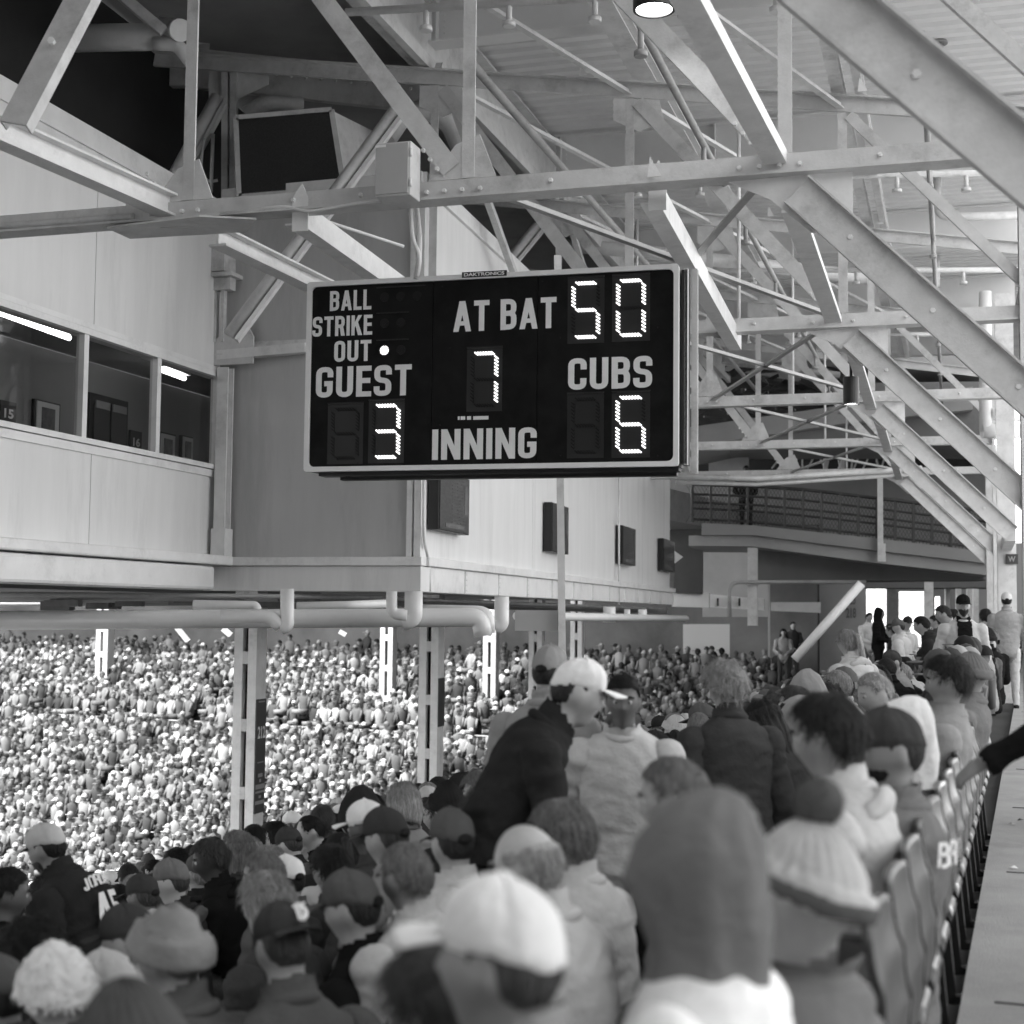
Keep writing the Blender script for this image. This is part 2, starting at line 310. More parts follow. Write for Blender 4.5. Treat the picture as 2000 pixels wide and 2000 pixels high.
# ------------------------------------------------------------------ roof trusses, one per frame line
def ztop(a): return 7.34 - .16*a
ORD = ['nearest to the camera', 'carrying the scoreboard', 'just behind the scoreboard', 'third back from the scoreboard', 'fourth back from the scoreboard', 'fifth back from the scoreboard', 'sixth back, above the ramp', 'seventh back, above the ramp', 'farthest back above the ramp']
def truss(k, off=0):
    o = T(k, 0, 0, off); t = empty('roof_truss', (o.x, o.y, 0), 'grey painted steel roof truss with sloping braces, ' + ORD[k], 'roof truss', 'steel trusses along the stand')
    P = lambda a, z, f=0: T(k, a, z, off) + eY*f
    m = MB(); m.prof(P(-9, 4.72), P(2.0, 4.72), [(-.11, 0), (.11, 0), (.11, .02), (.025, .02), (.025, .17), (-.025, .17), (-.025, .02), (-.11, .02)]); m.build('bottom_chord', STEEL, t)
    m = MB(); m.prof(P(-9, ztop(-9)-.09), P(2.3, ztop(2.3)-.09), [(-.11, .16), (-.025, .16), (-.025, 0), (.025, 0), (.025, .16), (.11, .16), (.11, .18), (-.11, .18)]); m.build('top_chord', STEEL, t)
    for a in (-5.0, -2.5, 0):
        m = MB(); m.prof(P(a, 4.9, -.013), P(a, ztop(a)-.1, -.013), [(-.045, 0), (-.045, -.13), (-.002, -.13), (-.002, -.012), (.06, -.012), (.06, 0)], -eY); m.build('vertical_post', STEEL, t)
    for a in (-5.0, -2.5):
        m = MB(); p, q = P(a+.1, ztop(a)-.16, -.03), P(a+2.36, 4.97, -.03); u = (q-p).normalized().cross(eY)
        m.prof(p, q, [(-.09, -.0), (.07, -.0), (.07, -.075), (.058, -.075), (.058, -.012), (-.09, -.012)], -eY); m.build('diagonal_brace', STEEL, t)
    m = MB(); p, q = P(.08, 7.2, -.03), P(2.0, 5.1, -.03); m.prof(p, q, [(-.06, -.0), (.06, -.0), (.06, -.07), (.048, -.07), (.048, -.012), (-.06, -.012)], -eY); m.build('diagonal_brace', STEEL, t)
    m = MB(); p, q = P(.10, 4.60, -.03), P(2.02, 2.69, -.03); up = (q-p).normalized().cross(eY); up = up if up.z > 0 else -up
    m.channel(p, q, .075, .265, .016, up, 1 if (frame_of(q-p, up)[1].dot(eY) < 0) else -1)
    m.build('knee_brace', STEEL, t)
    m = MB(); m.plate([P(-.42, 4.71), P(-.1, 4.55), P(.2, 4.28), P(.50, 4.30), P(.50, 4.73)], eY, .016)
    m.build('node_plate', STEEL2, t)
    for a in (-5.0, -2.5):
        m = MB(); m.plate([P(a-.33, 4.9), P(a-.1, 5.18), P(a+.1, 5.25), P(a+.24, 4.9)], eY, .014); m.build('gusset_plate', STEEL, t)
        m = MB(); z = ztop(a)-.1; m.plate([P(a-.2, z+.02), P(a-.2, z-.25), P(a+.12, z-.42), P(a+.42, z-.3), P(a+.36, z-.04)], eY, .014); m.build('gusset_plate', STEEL, t)
    m = MB()
    def bolt(p, r=.02): m.cyl(p, p-eY*.03, r, 6, r*.8, False)
    for a in (-5.0, -2.5, 0):
        for j in range(4): bolt(P(a-.33+.15*j, 4.80, -.03))
        for j in range(3): bolt(P(a-.36+.06*j, 5.14-.08*j, -.04))
    for a in (-4, -3.4, -1.8, -1, .7, 1.3): bolt(P(a, 4.82, -.03))
    for f in (.2, .5, .8): bolt(P(.10+1.92*f, 4.60-1.91*f, -.03), .024)
    tag(m.build('bolts', STEEL2, t), kind='stuff')
    m = MB()                                     # column under the knee brace
    b = P(2.06, 0); b = b + (eY*3.4 if k == 3 else Vector()); m.ibeam(Vector((b.x, b.y, -.0)), Vector((b.x, b.y, ztop(2.1))), .30, .34, .025, eY); c = tag(m.build('column', STEEL, t))
    if k == 3: m = MB(); m.bar(P(2.0, 2.68), P(2.06, 2.68, 3.4), .16, .2); m.build('knee_bracket', STEEL, t)
    return t
truss(0, 1.25)
for k in range(1, 6): truss(k)
# ------------------------------------------------------------------ cross girders and the rim girder under the deck
for k in range(1, 7):
    p = T(k, -5.05, 8.93); t = empty('cross_girder', p, 'deep grey plate girder crossing under the deck, ' + ['', 'over the scoreboard', 'first beyond the scoreboard', 'second beyond the scoreboard', 'third beyond the scoreboard', 'fourth beyond the scoreboard', 'fifth beyond the scoreboard', 'sixth beyond the scoreboard', 'farthest along the deck'][k], 'girder', 'plate girders under the upper deck')
    m = MB(); m.ibeam(T(k, -5.05, 8.93), T(k, 2.6, 8.93), .28, .76, .03); m.build('beam', DECK, t)
    m = MB()
    for a in (-4.95, -2.4, 0): m.box(T(k, a, 8.93) - eY*.075, (.012, .11, .69), (aX, eY, Z))
    m.build('stiffener', DECK, t)
    m = MB()
    for j in range(9): m.cyl(T(k, -4.88, 8.63+.075*j)-eY*.016, T(k, -4.88, 8.63+.075*j)-eY*.035, .018, 6)
    tag(m.build('rivets', DECK, t), kind='stuff')
m = MB(); m.ibeam(T(-1, -5.25, 8.85), T(6.3, -5.25, 8.85), .34, .86, .035); m.bar(T(-1, -5.12, 8.35), T(6.3, -5.12, 8.35), .1, .14)
single('rim_girder', m, STEEL, 'long pale girder running away along the left edge of the metal deck', 'girder')
def ystrut(a, z, k0, k1, label, w=.16, h=.16, mt=STEEL2, nm='roof_strut'):
    m = MB(); m.ibeam(T(k0, a, z), T(k1, a, z), w, h, .016); return single(nm, m, mt, label, 'strut', 'struts tying the roof trusses together')
ystrut(-2.35, 8.02, 0.4, 5, 'pale strut along the truss tops under the middle of the deck', .26, .2, STEEL)
ystrut(-.05, 7.6, 0.5, 5, 'pale strut along the truss tops nearer the right side', .14, .18, STEEL)
ystrut(.2, 7.55, 0.5, 5, 'narrow strut running beside another pale strut on the right', .1, .18, STEEL)
def pxbeam(a, b, za, zb, w, h, nm, label, mt=STEEL2, cat='strut', grp=None):
    p, q = onz(*a, za), onz(*b, zb); m = MB(); m.channel(p, q, w, h, .014, Z, 1); return single(nm, m, mt, label, cat, grp)
# struts kinked at the truss nodes
m = MB(); m.bar(onz(1325, -40, 4.95), onz(1522, 322, 4.86), .17, .1); single('roof_strut', m, STEEL2, 'bright strut coming down from the top edge to the node right of the scoreboard', 'strut', 'struts tying the roof trusses together')
m = MB(); m.bar(onz(1548, 408, 4.62), onz(1628, 625, 4.64), .17, .06); single('roof_strut', m, STEEL2, 'bright strut between the two node plates right of the scoreboard', 'strut', 'struts tying the roof trusses together')
for k in range(2, 5):
    m = MB(); m.bar(T(k, .05, 4.64), T(k+1, .0, 4.64), .15, .06)
    single('roof_strut', m, STEEL, ['pale strut between the second and third node plates', 'pale strut between the third and fourth node plates', 'pale strut between the fourth and fifth node plates', 'pale strut behind the fifth node plate'][k-2], 'strut', 'struts tying the roof trusses together')
# beams that carry the scoreboard and its neighbours
def box_beam(a, b, za, zb, label, w=.15, h=.2):
    p, q = onz(*a, za), onz(*b, zb); d = (q-p).normalized(); t = empty('carrier_beam', p, label, 'beam', 'beams carrying the scoreboard')
    m = MB(); m.channel(p, q, w, h, .014, Z, -1); m.build('channel', STEEL2, t)
    m = MB(); s = d.cross(Z); m.plate([p+s*.0+Z*.24-d*.012, p+s*.06+Z*.12-d*.012, p+s*.06-Z*.16-d*.012, p-s*.08-Z*.16-d*.012, p-s*.08+Z*.12-d*.012], d, .012); m.build('end_plate', STEEL2, t)
box_beam((1287, 372), (1448, 668), 4.74, 4.72, 'bright channel beam sloping down to the right of the scoreboard')
box_beam((590, 415), (790, 560), 4.72, 4.70, 'bright channel beam running behind the top left of the scoreboard')
p, q = onz(-60, 230, 4.95), onz(352, 412, 4.86); m = MB(); m.ibeam(p, q, .17, .2, .02); single('roof_strut', m, STEEL2, 'bright beam slanting across the pale wall at the left edge', 'strut', 'struts tying the roof trusses together')
p, q = onz(425, 462, 4.72), onz(640, 566, 4.72); m = MB(); m.ibeam(p, q, .17, .17, .02); single('roof_strut', m, STEEL2, 'bright beam running from the bolted plate to the top left corner of the scoreboard', 'strut', 'struts tying the roof trusses together')
m = MB(); p = T(1, -4.95, 4.685); m.plate([p-aX*.75-eY*.12, p-aX*.75+eY*.25, p+aX*.35+eY*.3, p+aX*.62-eY*.05, p+aX*.2-eY*.25], Z, .016); m.box(p-aX*.12-Z*.011, (.34, .05, .006), (aX, eY, Z))
single('splice_plate', m, STEEL, 'flat bolted steel plate under the left node of the scoreboard truss', 'steel plate')
m = MB(); m.box(Tpx(1, 282, 412, .09), (.36, .012, .34), (aX, eY, Z)); single('splice_plate', m, STEEL, 'square steel plate standing on the truss chord left of the tall post', 'steel plate')
# near channel brace at the top left
p, q = at(182, -60, 9.6), at(25, 240, 9.2); m = MB(); m.channel(p, q, .09, .2, .014, Vector((1, 0, .4)), -1)
br = single('channel_brace', m, STEEL, 'thick channel brace slanting down at the top left corner', 'brace')
m = MB(); c = (p+q)/2-Vector((0, .03, 0)); m.cyl(c, c-Vector((0, .04, 0)), .024, 6, None, False); m.build('bolt', STEEL2, br)
# ------------------------------------------------------------------ old riveted steel above the suites
DSTEEL_ = DSTEEL; DSTEEL = mat('riveted_steel', .62, .5, .15, 3, .2, 40, stain=.35)
t = empty('riveted_girder', at(400, 140, 19.5), 'dark riveted girder with two rows of rivets above the suites', 'girder')
pts = [at(90, 132, 20.5), at(360, 130, 20.0), at(820, 178, 19.6)]
for a, b in zip(pts, pts[1:]):
    m = MB(); m.prof(a, b, [(-.12, -.27), (.0, -.27), (.0, .2), (.13, .2), (.13, .23), (-.12, .23)]); m.build('web_plate', DSTEEL, t)
m = MB()
for a, b in zip(pts, pts[1:]):
    L = (b-a).length; n = int(L/.2)
    for i in range(n):
        for dz, sh in ((.10, 0), (-.02, .1)):
            c = a+(b-a)*((i+sh/.2)/n)+Z*dz; d = (b-a).normalized().cross(Z); d = d if d.y < 0 else -d
            m.cyl(c+d*.125, c+d*.15, .026, 7, .014)
tag(m.build('rivets', DSTEEL, t), kind='stuff')
m = MB(); m.plate([at(455, 138, 19.35), at(525, 150, 19.35), at(525, 165, 19.35), at(463, 195, 19.35), at(408, 195, 19.35), at(408, 138, 19.35)], Vector((0, 1, 0)), .02); m.build('gusset_plate', DSTEEL, t)
for u in (441, 457):
    m = MB(); m.bar(at(u, 140, 19.3), at(u-1, 470, 19.3), .085, .16, Vector((0, 1, 0))); m.build('hanger', STEEL if u > 450 else DSTEEL, t)
m = MB(); m.bar(at(110, 110, 20.4), at(110, 330, 20.4), .13, .2, Vector((0, 1, 0))); m.plate([at(112, 150, 20.3), at(148, 150, 20.3), at(148, 165, 20.3), at(122, 205, 20.3), at(112, 205, 20.3)], Vector((0, 1, 0)), .02); m.build('hanger', DSTEEL, t)
DSTEEL = DSTEEL_
def pole(a, b, da, db, r, nm, label, mt=STEEL, plate=True, cat='brace', grp='slanting braces beside the suites'):
    p, q = at(*a, da), at(*b, db); t = empty(nm, p, label, cat, grp); m = MB(); m.tube([p, q], r, 14); m.build('tube', mt, t)
    if plate:
        s = Vector((-(q-p).z, 0, (q-p).x)).normalized(); s = s if s.x > 0 else -s; m = MB(); m.bar(p+s*(r+.04), q+s*(r+.04), .05, .14, Vector((0, 1, 0))); m.build('angle_bar', STEEL2, t)
    return t
pole((770, 217), (447, 655), 17.6, 17.2, .075, 'slanting_brace', 'long tubular brace slanting down past the left side of the scoreboard')
pole((425, 190), (338, 350), 19.2, 19.0, .095, 'slanting_brace', 'short tubular brace in the dark opening above the pale wall')
pole((1050, 440), (985, 520), 24.0, 23.7, .085, 'slanting_brace', 'small tubular brace just above the scoreboard')
# pipe fittings in the top left corner
m = MB(); m.tube([at(145, 75, 17), at(300, 72, 17), at(325, 55, 17)], .16, 16, .2); m.tube([at(318, 50, 16.9), at(352, 60, 16.7)], .105, 14); m.tube([at(300, 86, 16.9), at(345, 84, 16.9), at(372, 120, 16.9)], .085, 12, .2); m.cyl(at(345, 58, 16.75), at(353, 59, 16.6), .13, 16)
single('drain_pipe', m, PVC, 'fat white drain pipe with a flanged elbow at the top left', 'pipe', 'pipes')
m = MB(); m.bar(at(235, -10, 16.5), at(320, 62, 16.6), .09, .12); single('roof_strut', m, STEEL, 'short angle bar above the flanged pipe at the top left', 'strut', 'struts tying the roof trusses together')
for u0, v0, u1, v1, d, h, lb in ((-30, 40, 420, 20, 19, .35, 'grey beam under the deck at the top left corner'), (-30, 104, 380, 84, 21, .22, 'lower grey beam under the deck behind the flanged pipe'), (380, 82, 760, 60, 20, .16, 'grey beam above the riveted girder')):
    m = MB(); m.ibeam(at(u0, v0, d), at(u1, v1, d+.6), .25, h, .03); single('deck_beam', m, DECK, lb, 'beam', 'beams under the old deck')
m = MB(); m.box(at(40, 45, 18.3), (.34, .3, .14)); single('junction_box', m, DSTEEL, 'small dark box fixed under the deck at the top left', 'junction box')
# ================================================================== the suites
AB, BC, CE = Vector((-3.83, 18.9, 0)), Vector((-1.16, 18.0, 0)), Vector((4.2, 38.8, 0))
eA = azdir(16.5); A0 = AB - eA*46; nA = Vector((eA.y, -eA.x, 0)); eB = (BC-AB).normalized(); nB = Vector((eB.y, -eB.x, 0)); eC = (CE-BC).normalized(); nC = Vector((eC.y, -eC.x, 0))
ZB, ZT0, ZT1, ZS, ZH, ZR = 1.68, 2.0, 2.11, 3.30, 4.44, 6.74
st = empty('suite_building', AB, 'pale panelled suite building hung under the deck, with three windows facing the walkway', 'building')
def slab(nm, p, q, z0, z1, n, out, th, mt, par=st, bev=0):
    p, q = p+n*out, q+n*out; m = MB(); c = (p+q)/2 - n*(th/2); d = (q-p); m.box((c.x, c.y, (z0+z1)/2), (d.length, th, z1-z0), (d.normalized(), n, Z)); return m.build(nm, mt, par, bev)
def A_at(u, v): return onpl(u, v, AB, nA)
def tA(u, v): return (A_at(u, v)-A0).dot(eA)
seam1, seam2 = tA(187, 500), tA(176, 950); LA = 46.0
for a, b in ((0, 20), (20.012, seam1-1.9), (seam1-1.9+.012, seam1), (seam1+.012, LA)): slab('wall_panel', A0+eA*a, A0+eA*b, ZH+.06, ZR, nA, 0, .14, WALL)
for a, b in ((0, 20), (20.012, seam2-1.9), (seam2-1.9+.012, seam2), (seam2+.012, LA)): slab('wall_panel', A0+eA*a, A0+eA*b, ZT1, ZS-.07, nA, 0, .14, WALL)
slab('parapet_cap', A0, AB+eA*.02, ZR-.22, ZR+.02, nA, .03, .22, TRIM)
slab('window_head', A0, AB, ZH, ZH+.07, nA, .05, .2, TRIM); slab('window_head', A0, AB, ZH+.08, ZH+.14, nA, .025, .1, TRIM)
slab('window_sill', A0, AB, ZS-.06, ZS, nA, .06, .22, TRIM); slab('window_sill', A0, AB, ZS-.16, ZS-.07, nA, .03, .12, TRIM)
mus = [tA(162, 745), tA(306, 745)]
for tm in [mus[0]-6, mus[0]-3.0, mus[0]] + mus[1:] + [LA-.06]: slab('mullion', A0+eA*(tm-.045), A0+eA*(tm+.045), ZS, ZH, nA, .035, .1, TRIM)
edges = [mus[0]-6, mus[0]-3.0, mus[0], mus[1], LA-.06]
for a, b in zip(edges, edges[1:]):
    m = MB(); p, q = A0+eA*(a+.05)-nA*.03, A0+eA*(b-.05)-nA*.03; m.add([p+Z*ZS, q+Z*ZS, q+Z*ZH, p+Z*ZH], [(0, 1, 2, 3)]); m.build('window_pane', glass(), st)
slab('wall_panel', A0, A0+eA*(mus[0]-6-.05), ZS, ZH, nA, 0, .14, WALL)
slab('base_trim', A0, AB-eA*.15, ZT0, ZT1+.01, nA, .34, .5, TRIM, bev=.02); slab('base_beam', A0, AB-eA*.55, ZB, ZT0-.02, nA, .30, .45, TRIM, bev=.04)
# wall facing the camera, wall with the menu boards, their trim
slab('wall_panel', AB, BC, ZT1, ZR, nB, 0, .14, WALL_SHADE); slab('base_trim', AB+eB*.0, BC+eB*.12, ZT0, ZT1, nB, .16, .3, TRIM, bev=.01); slab('base_beam', AB-eB*.1, BC+eB*.10, ZB, ZT0-.004, nB, .12, .3, WALL, bev=.01)
LC = (CE-BC).length
cseams = [0.02, 6.0, (onpl(1208, 1000, BC, nC)-BC).dot(eC), LC]
for a, b in zip(cseams, cseams[1:]): slab('wall_panel', BC+eC*a, BC+eC*(b-.012), ZT1, ZR, nC, 0, .14, WALL)
slab('base_trim', BC+eC*.0, CE, ZT0, ZT1, nC, .16, .3, TRIM, bev=.01); slab('base_beam', BC+eC*.02, CE, ZB, ZT0-.004, nC, .10, .3, TRIM, bev=.01)
m = MB()
for i in range(1, 12):
    p = BC+eC*(1.75*i)+nC*.105; m.box((p.x, p.y, (ZB+ZT0)/2), (.02, .03, ZT0-ZB-.02), (eC, nC, Z))
    for j in range(4): c = p+eC*.05+Z*(ZB+.05+.07*j); m.cyl(c, c+nC*.02, .012, 6)
tag(m.build('beam_stiffener', TRIM, st), kind='stuff')
slab('parapet_cap', BC, CE, ZR, ZR+.2, nC, .05, .3, TRIM); slab('parapet_cap', AB, BC, ZR, ZR+.2, nB, .05, .3, TRIM)
m = MB(); p = BC+nB*.02+eB*.02; m.box((p.x, p.y, (ZT1+ZR)/2), (.09, .09, ZR-ZT1), (eB, nB, Z)); p = BC - eB*.09+nB*.03; m.box((p.x, p.y, (ZT1+ZR)/2), (.07, .07, ZR-ZT1), (eB, nB, Z)); m.build('corner_post', TRIM, st)
m = MB(); p = AB+eB*.17+nB*.14; m.ibeam(p+Z*ZT1, p+Z*4.55, .16, .16, .02, nB); m.box(p+Z*(ZT1+.18), (.2, .2, .36), (eB, nB, Z)); m.build('wall_post', STEEL2, st)
m = MB(); m.bar(onpl(428, 695, AB+nB*.1, nB), onpl(600, 680, AB+nB*.1, nB), .14, .12); m.build('wall_rail', STEEL2, st)
m = MB(); c = onpl(432, 512, AB+nB*.15, nB); m.box(c, (.26, .3, .3), (eB, nB, Z)); m.box(c+Z*(-.19)+eB*.06, (.36, .3, .05), (eB, nB, Z)); m.box(c+Z*(-.3)+eB*.05, (.26, .14, .16), (eB, nB, Z)); m.bar(c-Z*.2-eB*.06, c-Z*1.05-eB*.06, .05, .08, nB); m.bar(c-Z*.2+eB*.05, c-Z*1.05+eB*.05, .05, .08, nB); m.plate([c-Z*1.05-eB*.1, c-Z*.75+eB*.35, c-Z*1.0+eB*.5, c-Z*1.35+eB*.5, c-Z*1.35-eB*.1], nB, .03); m.build('beam_bracket', STEEL, st)
# soffit, roof and dark inside
m = MB()
for p, q, n in ((A0, AB, nA), (BC+eC*1.4, CE, nC)): c = (p+q)/2 - n*6.3; m.box((c.x, c.y, ZB+.14), ((q-p).length-.1, 12.0, .1), ((q-p).normalized(), n, Z))
m.build('soffit', mat('soffit_paint', .14, .7, .3, 2, stain=.3), st)
m = MB(); c = (BC+CE)/2 - nC*6.3; m.box((c.x, c.y, ZR-.1), ((CE-BC).length, 12, .1), (eC, nC, Z)); m.build('roof_sheet', DSTEEL, st)
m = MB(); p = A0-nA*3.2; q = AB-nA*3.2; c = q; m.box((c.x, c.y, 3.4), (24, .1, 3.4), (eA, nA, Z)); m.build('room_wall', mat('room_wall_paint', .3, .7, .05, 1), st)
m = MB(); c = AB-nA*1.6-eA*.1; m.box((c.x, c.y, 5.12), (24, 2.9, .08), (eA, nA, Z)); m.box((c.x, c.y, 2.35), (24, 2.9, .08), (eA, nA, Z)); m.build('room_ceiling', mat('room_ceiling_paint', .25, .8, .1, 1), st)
m = MB(); c = BC - nC*4.2 + eC*6; m.box((c.x, c.y, 8), (50, .2, 2.4), (eC, nC, Z)); c = AB-nA*4.5-eA*10; m.box((c.x, c.y, 8), (26, .2, 2.4), (eA, nA, Z)); m.box((-9, 26, 8), (14, .2, 2.4)); m.build('shade_backing', DARK, st)  # dark sheets stand in for the shade above the suites
# in the room behind the glass
PB = A0 - nA*3.13
def room(u0, v0, u1, v1): a = onpl((u0+u1)/2, (v0+v1)/2, PB, nA); l = onpl(u0, (v0+v1)/2, PB, nA); r = onpl(u1, (v0+v1)/2, PB, nA); return a, (r-l).length, abs(onpl((u0+u1)/2, v0, PB, nA).z-onpl((u0+u1)/2, v1, PB, nA).z)
PHOTO = mat('photo_print', .12, .4, .8, 5)
for i, bx in enumerate(((62, 784, 112, 852), (306, 846, 338, 905), (350, 852, 372, 905))):
    c, wd, hh = room(*bx); t = empty('framed_picture', c, ['black framed picture in a white mount, seen through the left window', 'black framed picture in a white mount, seen through the right window', 'narrow dark picture frame at the right end of the windows'][i], 'picture', 'framed pictures on the room wall')
    m = MB(); m.box(c+nA*.02, (wd, .05, hh), (eA, nA, Z)); m.build('frame', BLACK, t); m = MB(); m.box(c+nA*.05, (wd*.86, .02, hh*.9), (eA, nA, Z)); m.build('mount', PRINT, t); m = MB(); m.box(c+nA*.065, (wd*.5, .01, hh*.6), (eA, nA, Z)); m.build('print', PHOTO, t)
c, wd, hh = room(168, 775, 243, 980); t = empty('room_door', c, 'dark double door in the room behind the middle window', 'door')
m = MB(); m.box(c+nA*.02, (wd, .06, hh), (eA, nA, Z)); m.build('door_frame', BLACK, t)
for sg in (-1, 1):
    m = MB(); m.box(c+nA*.06+eA*(sg*wd*.22)-Z*.05, (wd*.40, .04, hh*.86), (eA, nA, Z)); m.build('door_leaf', mat('door_paint', .04, .5), t)
    m = MB(); m.box(c+nA*.085+eA*(sg*wd*.22)+Z*(hh*.40), (wd*.36, .02, hh*.07), (eA, nA, Z)); m.build('transom_pane', GREYPR, t)
for tx, bx, lb in (('15', (-4, 784, 26, 828), 'small dark number sign reading 15 behind the left window'), ('16', (250, 842, 272, 882), 'small dark number sign reading 16 behind the middle window')):
    c, wd, hh = room(*bx); t = empty('number_sign', c, lb, 'sign', 'number signs in the room'); m = MB(); m.box(c+nA*.03, (wd, .03, hh), (eA, nA, Z)); m.build('plate', BLACK, t); words(tx, 'number', PRINT, t, c+nA*.05-Z*hh*.05, eA, nA, wd*.6, hh*.42)
c, wd, hh = room(241, 714, 288, 738); t = empty('exit_sign', c, 'pale exit sign hanging inside the middle window', 'sign'); m = MB(); m.box(c+nA*.6, (wd, .05, hh), (eA, nA, Z)); m.build('plate', GREYPR, t); words('EXIT', 'lettering', BLACK, t, c+nA*.63, eA, nA, wd*.8, hh*.55)
for a, b, lb in (((-30, 600), (135, 660), 'long lit fluorescent lamp seen through the left window'), ((312, 721), (360, 739), 'lit fluorescent lamp seen through the right window')):
    p, q = onz(*a, 4.88), onz(*b, 4.88); t = empty('ceiling_lamp', p, lb, 'lamp', 'fluorescent lamps in the room'); m = MB(); m.bar(p+Z*.07, q+Z*.07, .2, .06); m.build('housing', TRIM, t); m = MB(); m.tube([p, q], .035, 8); m.build('tube', TUBE, t)
# ------------------------------------------------------------------ menu boards on the wall
for i, (u0, v0, u1, v1) in enumerate(((858, 928, 918, 1040), (1078, 986, 1111, 1080), (1216, 1030, 1242, 1103), (1296, 1055, 1318, 1116))):
    PC = BC+nC*.16; c = onpl((u0+u1)/2, (v0+v1)/2, PC, nC); wd = (onpl(u1, v0, PC, nC)-onpl(u0, v0, PC, nC)).length; hh = abs(onpl((u0+u1)/2, v0, PC, nC).z-onpl((u0+u1)/2, v1, PC, nC).z)
    t = empty('menu_screen', c, 'dark printed board on the pale wall, ' + ['largest one below the scoreboard', 'second one, partly behind the thin white pole', 'third one along', 'last one at the far end of the wall'][i], 'board', 'dark boards along the pale wall')
    m = MB(); m.box(c-nC*.07, (wd, .13, hh), (eC, nC, Z)); m.build('case', BLACK, t)
    m = MB(); m.box(c+nC*.002, (wd*.94, .012, hh*.96), (eC, nC, Z)); m.build('screen', SCREEN, t)
    m = MB(); rnd = random.Random(i)
    for r_ in range(14):
        z = hh*(.42-.058*r_); x = -.1*wd
        while x < .3*wd:
            l = wd*rnd.uniform(.06, .2); m.box(c+nC*.011+eC*(x+l/2)+Z*z, (l, .003, hh*.016), (eC, nC, Z)); x += l+wd*.04
    m.box(c+nC*.011+eC*(.37*wd)+Z*(hh*.1), (wd*.12, .003, hh*.5), (eC, nC, Z)); m.box(c+nC*.011-Z*(hh*.40), (wd*.6, .003, hh*.08), (eC, nC, Z))
    m.build('print', mat('dim_print', .11, .5, .4, 9), t)
m = MB(); PC = BC+nC*.1; m.tube([onpl(828, 930, PC, nC), onpl(828, 1060, PC, nC), onpl(838, 1090, PC, nC), onpl(839, 1155, PC, nC)], .022, 8, .15); single('conduit', m, TRIM, 'thin pale conduit running down the wall corner below the scoreboard', 'conduit', 'conduits')
m = MB(); m.tube([onpl(1209, 925, PC, nC), onpl(1209, 1180, PC, nC)], .02, 8); single('conduit', m, TRIM, 'thin conduit down the pale wall between two dark boards', 'conduit', 'conduits')
# ------------------------------------------------------------------ pipes under the suites
def pipes(nm, label, paths, mt=PVC):
    m = MB()
    for path, r, bd in paths: m.tube([at(*p) for p in path], r, 16, bd)
    return single(nm, m, mt, label, 'pipe', 'pipes')
pipes('drain_pipe', 'long fat white pipe running under the suites across the left half', [(((-60, 1212, 16.2), (560, 1208, 16.4), (938, 1206, 16.6), (944, 1242, 16.6)), .105, .14)])
pipes('drain_pipe', 'white pipe with a big elbow below the base of the suites', [(((432, 1203, 15.9), (530, 1204, 15.9), (548, 1224, 15.9)), .075, .12), (((549, 1226, 15.9), (561, 1222, 15.9), (561, 1150, 15.9)), .075, .1)])
pipes('drain_pipe', 'white pipe dropping and turning left of the thin pole', [(((765, 1155, 16), (765, 1200, 16), (795, 1202, 16)), .06, .1), (((808, 1155, 16.1), (808, 1208, 16.1), (785, 1215, 16.1)), .1, .15)])
pipes('drain_pipe', 'white pipe ending in an elbow under the wall corner', [(((820, 1195, 17.5), (952, 1198, 17.5), (952, 1236, 17.5)), .09, .15)])
pipes('drain_pipe', 'short white pipe dropping to the right of the fat pipe end', [(((980, 1165, 18), (980, 1220, 18), (966, 1226, 18)), .09, .1)])
pipes('drain_pipe', 'thin white pipe above the fat pipe, left of its big elbow', [(((378, 1181, 17), (500, 1183, 17), (503, 1195, 17)), .055, .05)])
pipes('drain_pipe', 'thin white pipe above the fat pipe, right of its big elbow', [(((580, 1184, 17.2), (680, 1182, 17.2), (755, 1179, 17.5)), .05, .05)])
pipes('conduit', 'dark conduits strung under the suite floor', [(((-40, 1160+6*j, 17.5+j), (700, 1166+4*j, 18.6+j), (1300, 1190+2*j, 37)), .03+.012*(j % 2), 0) for j in range(4)], DSTEEL)
pipes('drain_pipe', 'thin white pipe running on under the far wall', [(((1010, 1203, 22), (1340, 1208, 34)), .07, 0), (((1190, 1185, 28), (1190, 1215, 28)), .12, 0), (((1225, 1190, 29), (1225, 1212, 29)), .06, 0), (((1255, 1190, 30), (1255, 1210, 30)), .09, 0)])
m = MB(); rnd = random.Random(3)
for i in range(26):
    u = rnd.uniform(90, 780); m.box(at(u, rnd.uniform(1166, 1186), rnd.uniform(18.5, 21)), (rnd.uniform(.1, .5), .2, rnd.uniform(.05, .13)))
tag(single('ceiling_brackets', m, mat('clutter_paint', .22, .6, .5, 2), 'row of small boxes and brackets under the suite floor', 'brackets'), kind='stuff')
for i, (a, b, d) in enumerate((((346, 1226), (367, 1252), 24), ((436, 1228), (450, 1240), 21), ((663, 1233), (675, 1240), 24))):
    m = MB(); m.bar(at(*a, d), at(*b, d), .14, .07); single('lamp_fixture', m, PANEL, ['bright tilted lamp panel hanging below the fat white pipe', 'bright lamp beside the big elbow of the white pipe', 'small bright lamp left of the second column'][i], 'lamp', 'lamps under the suites')
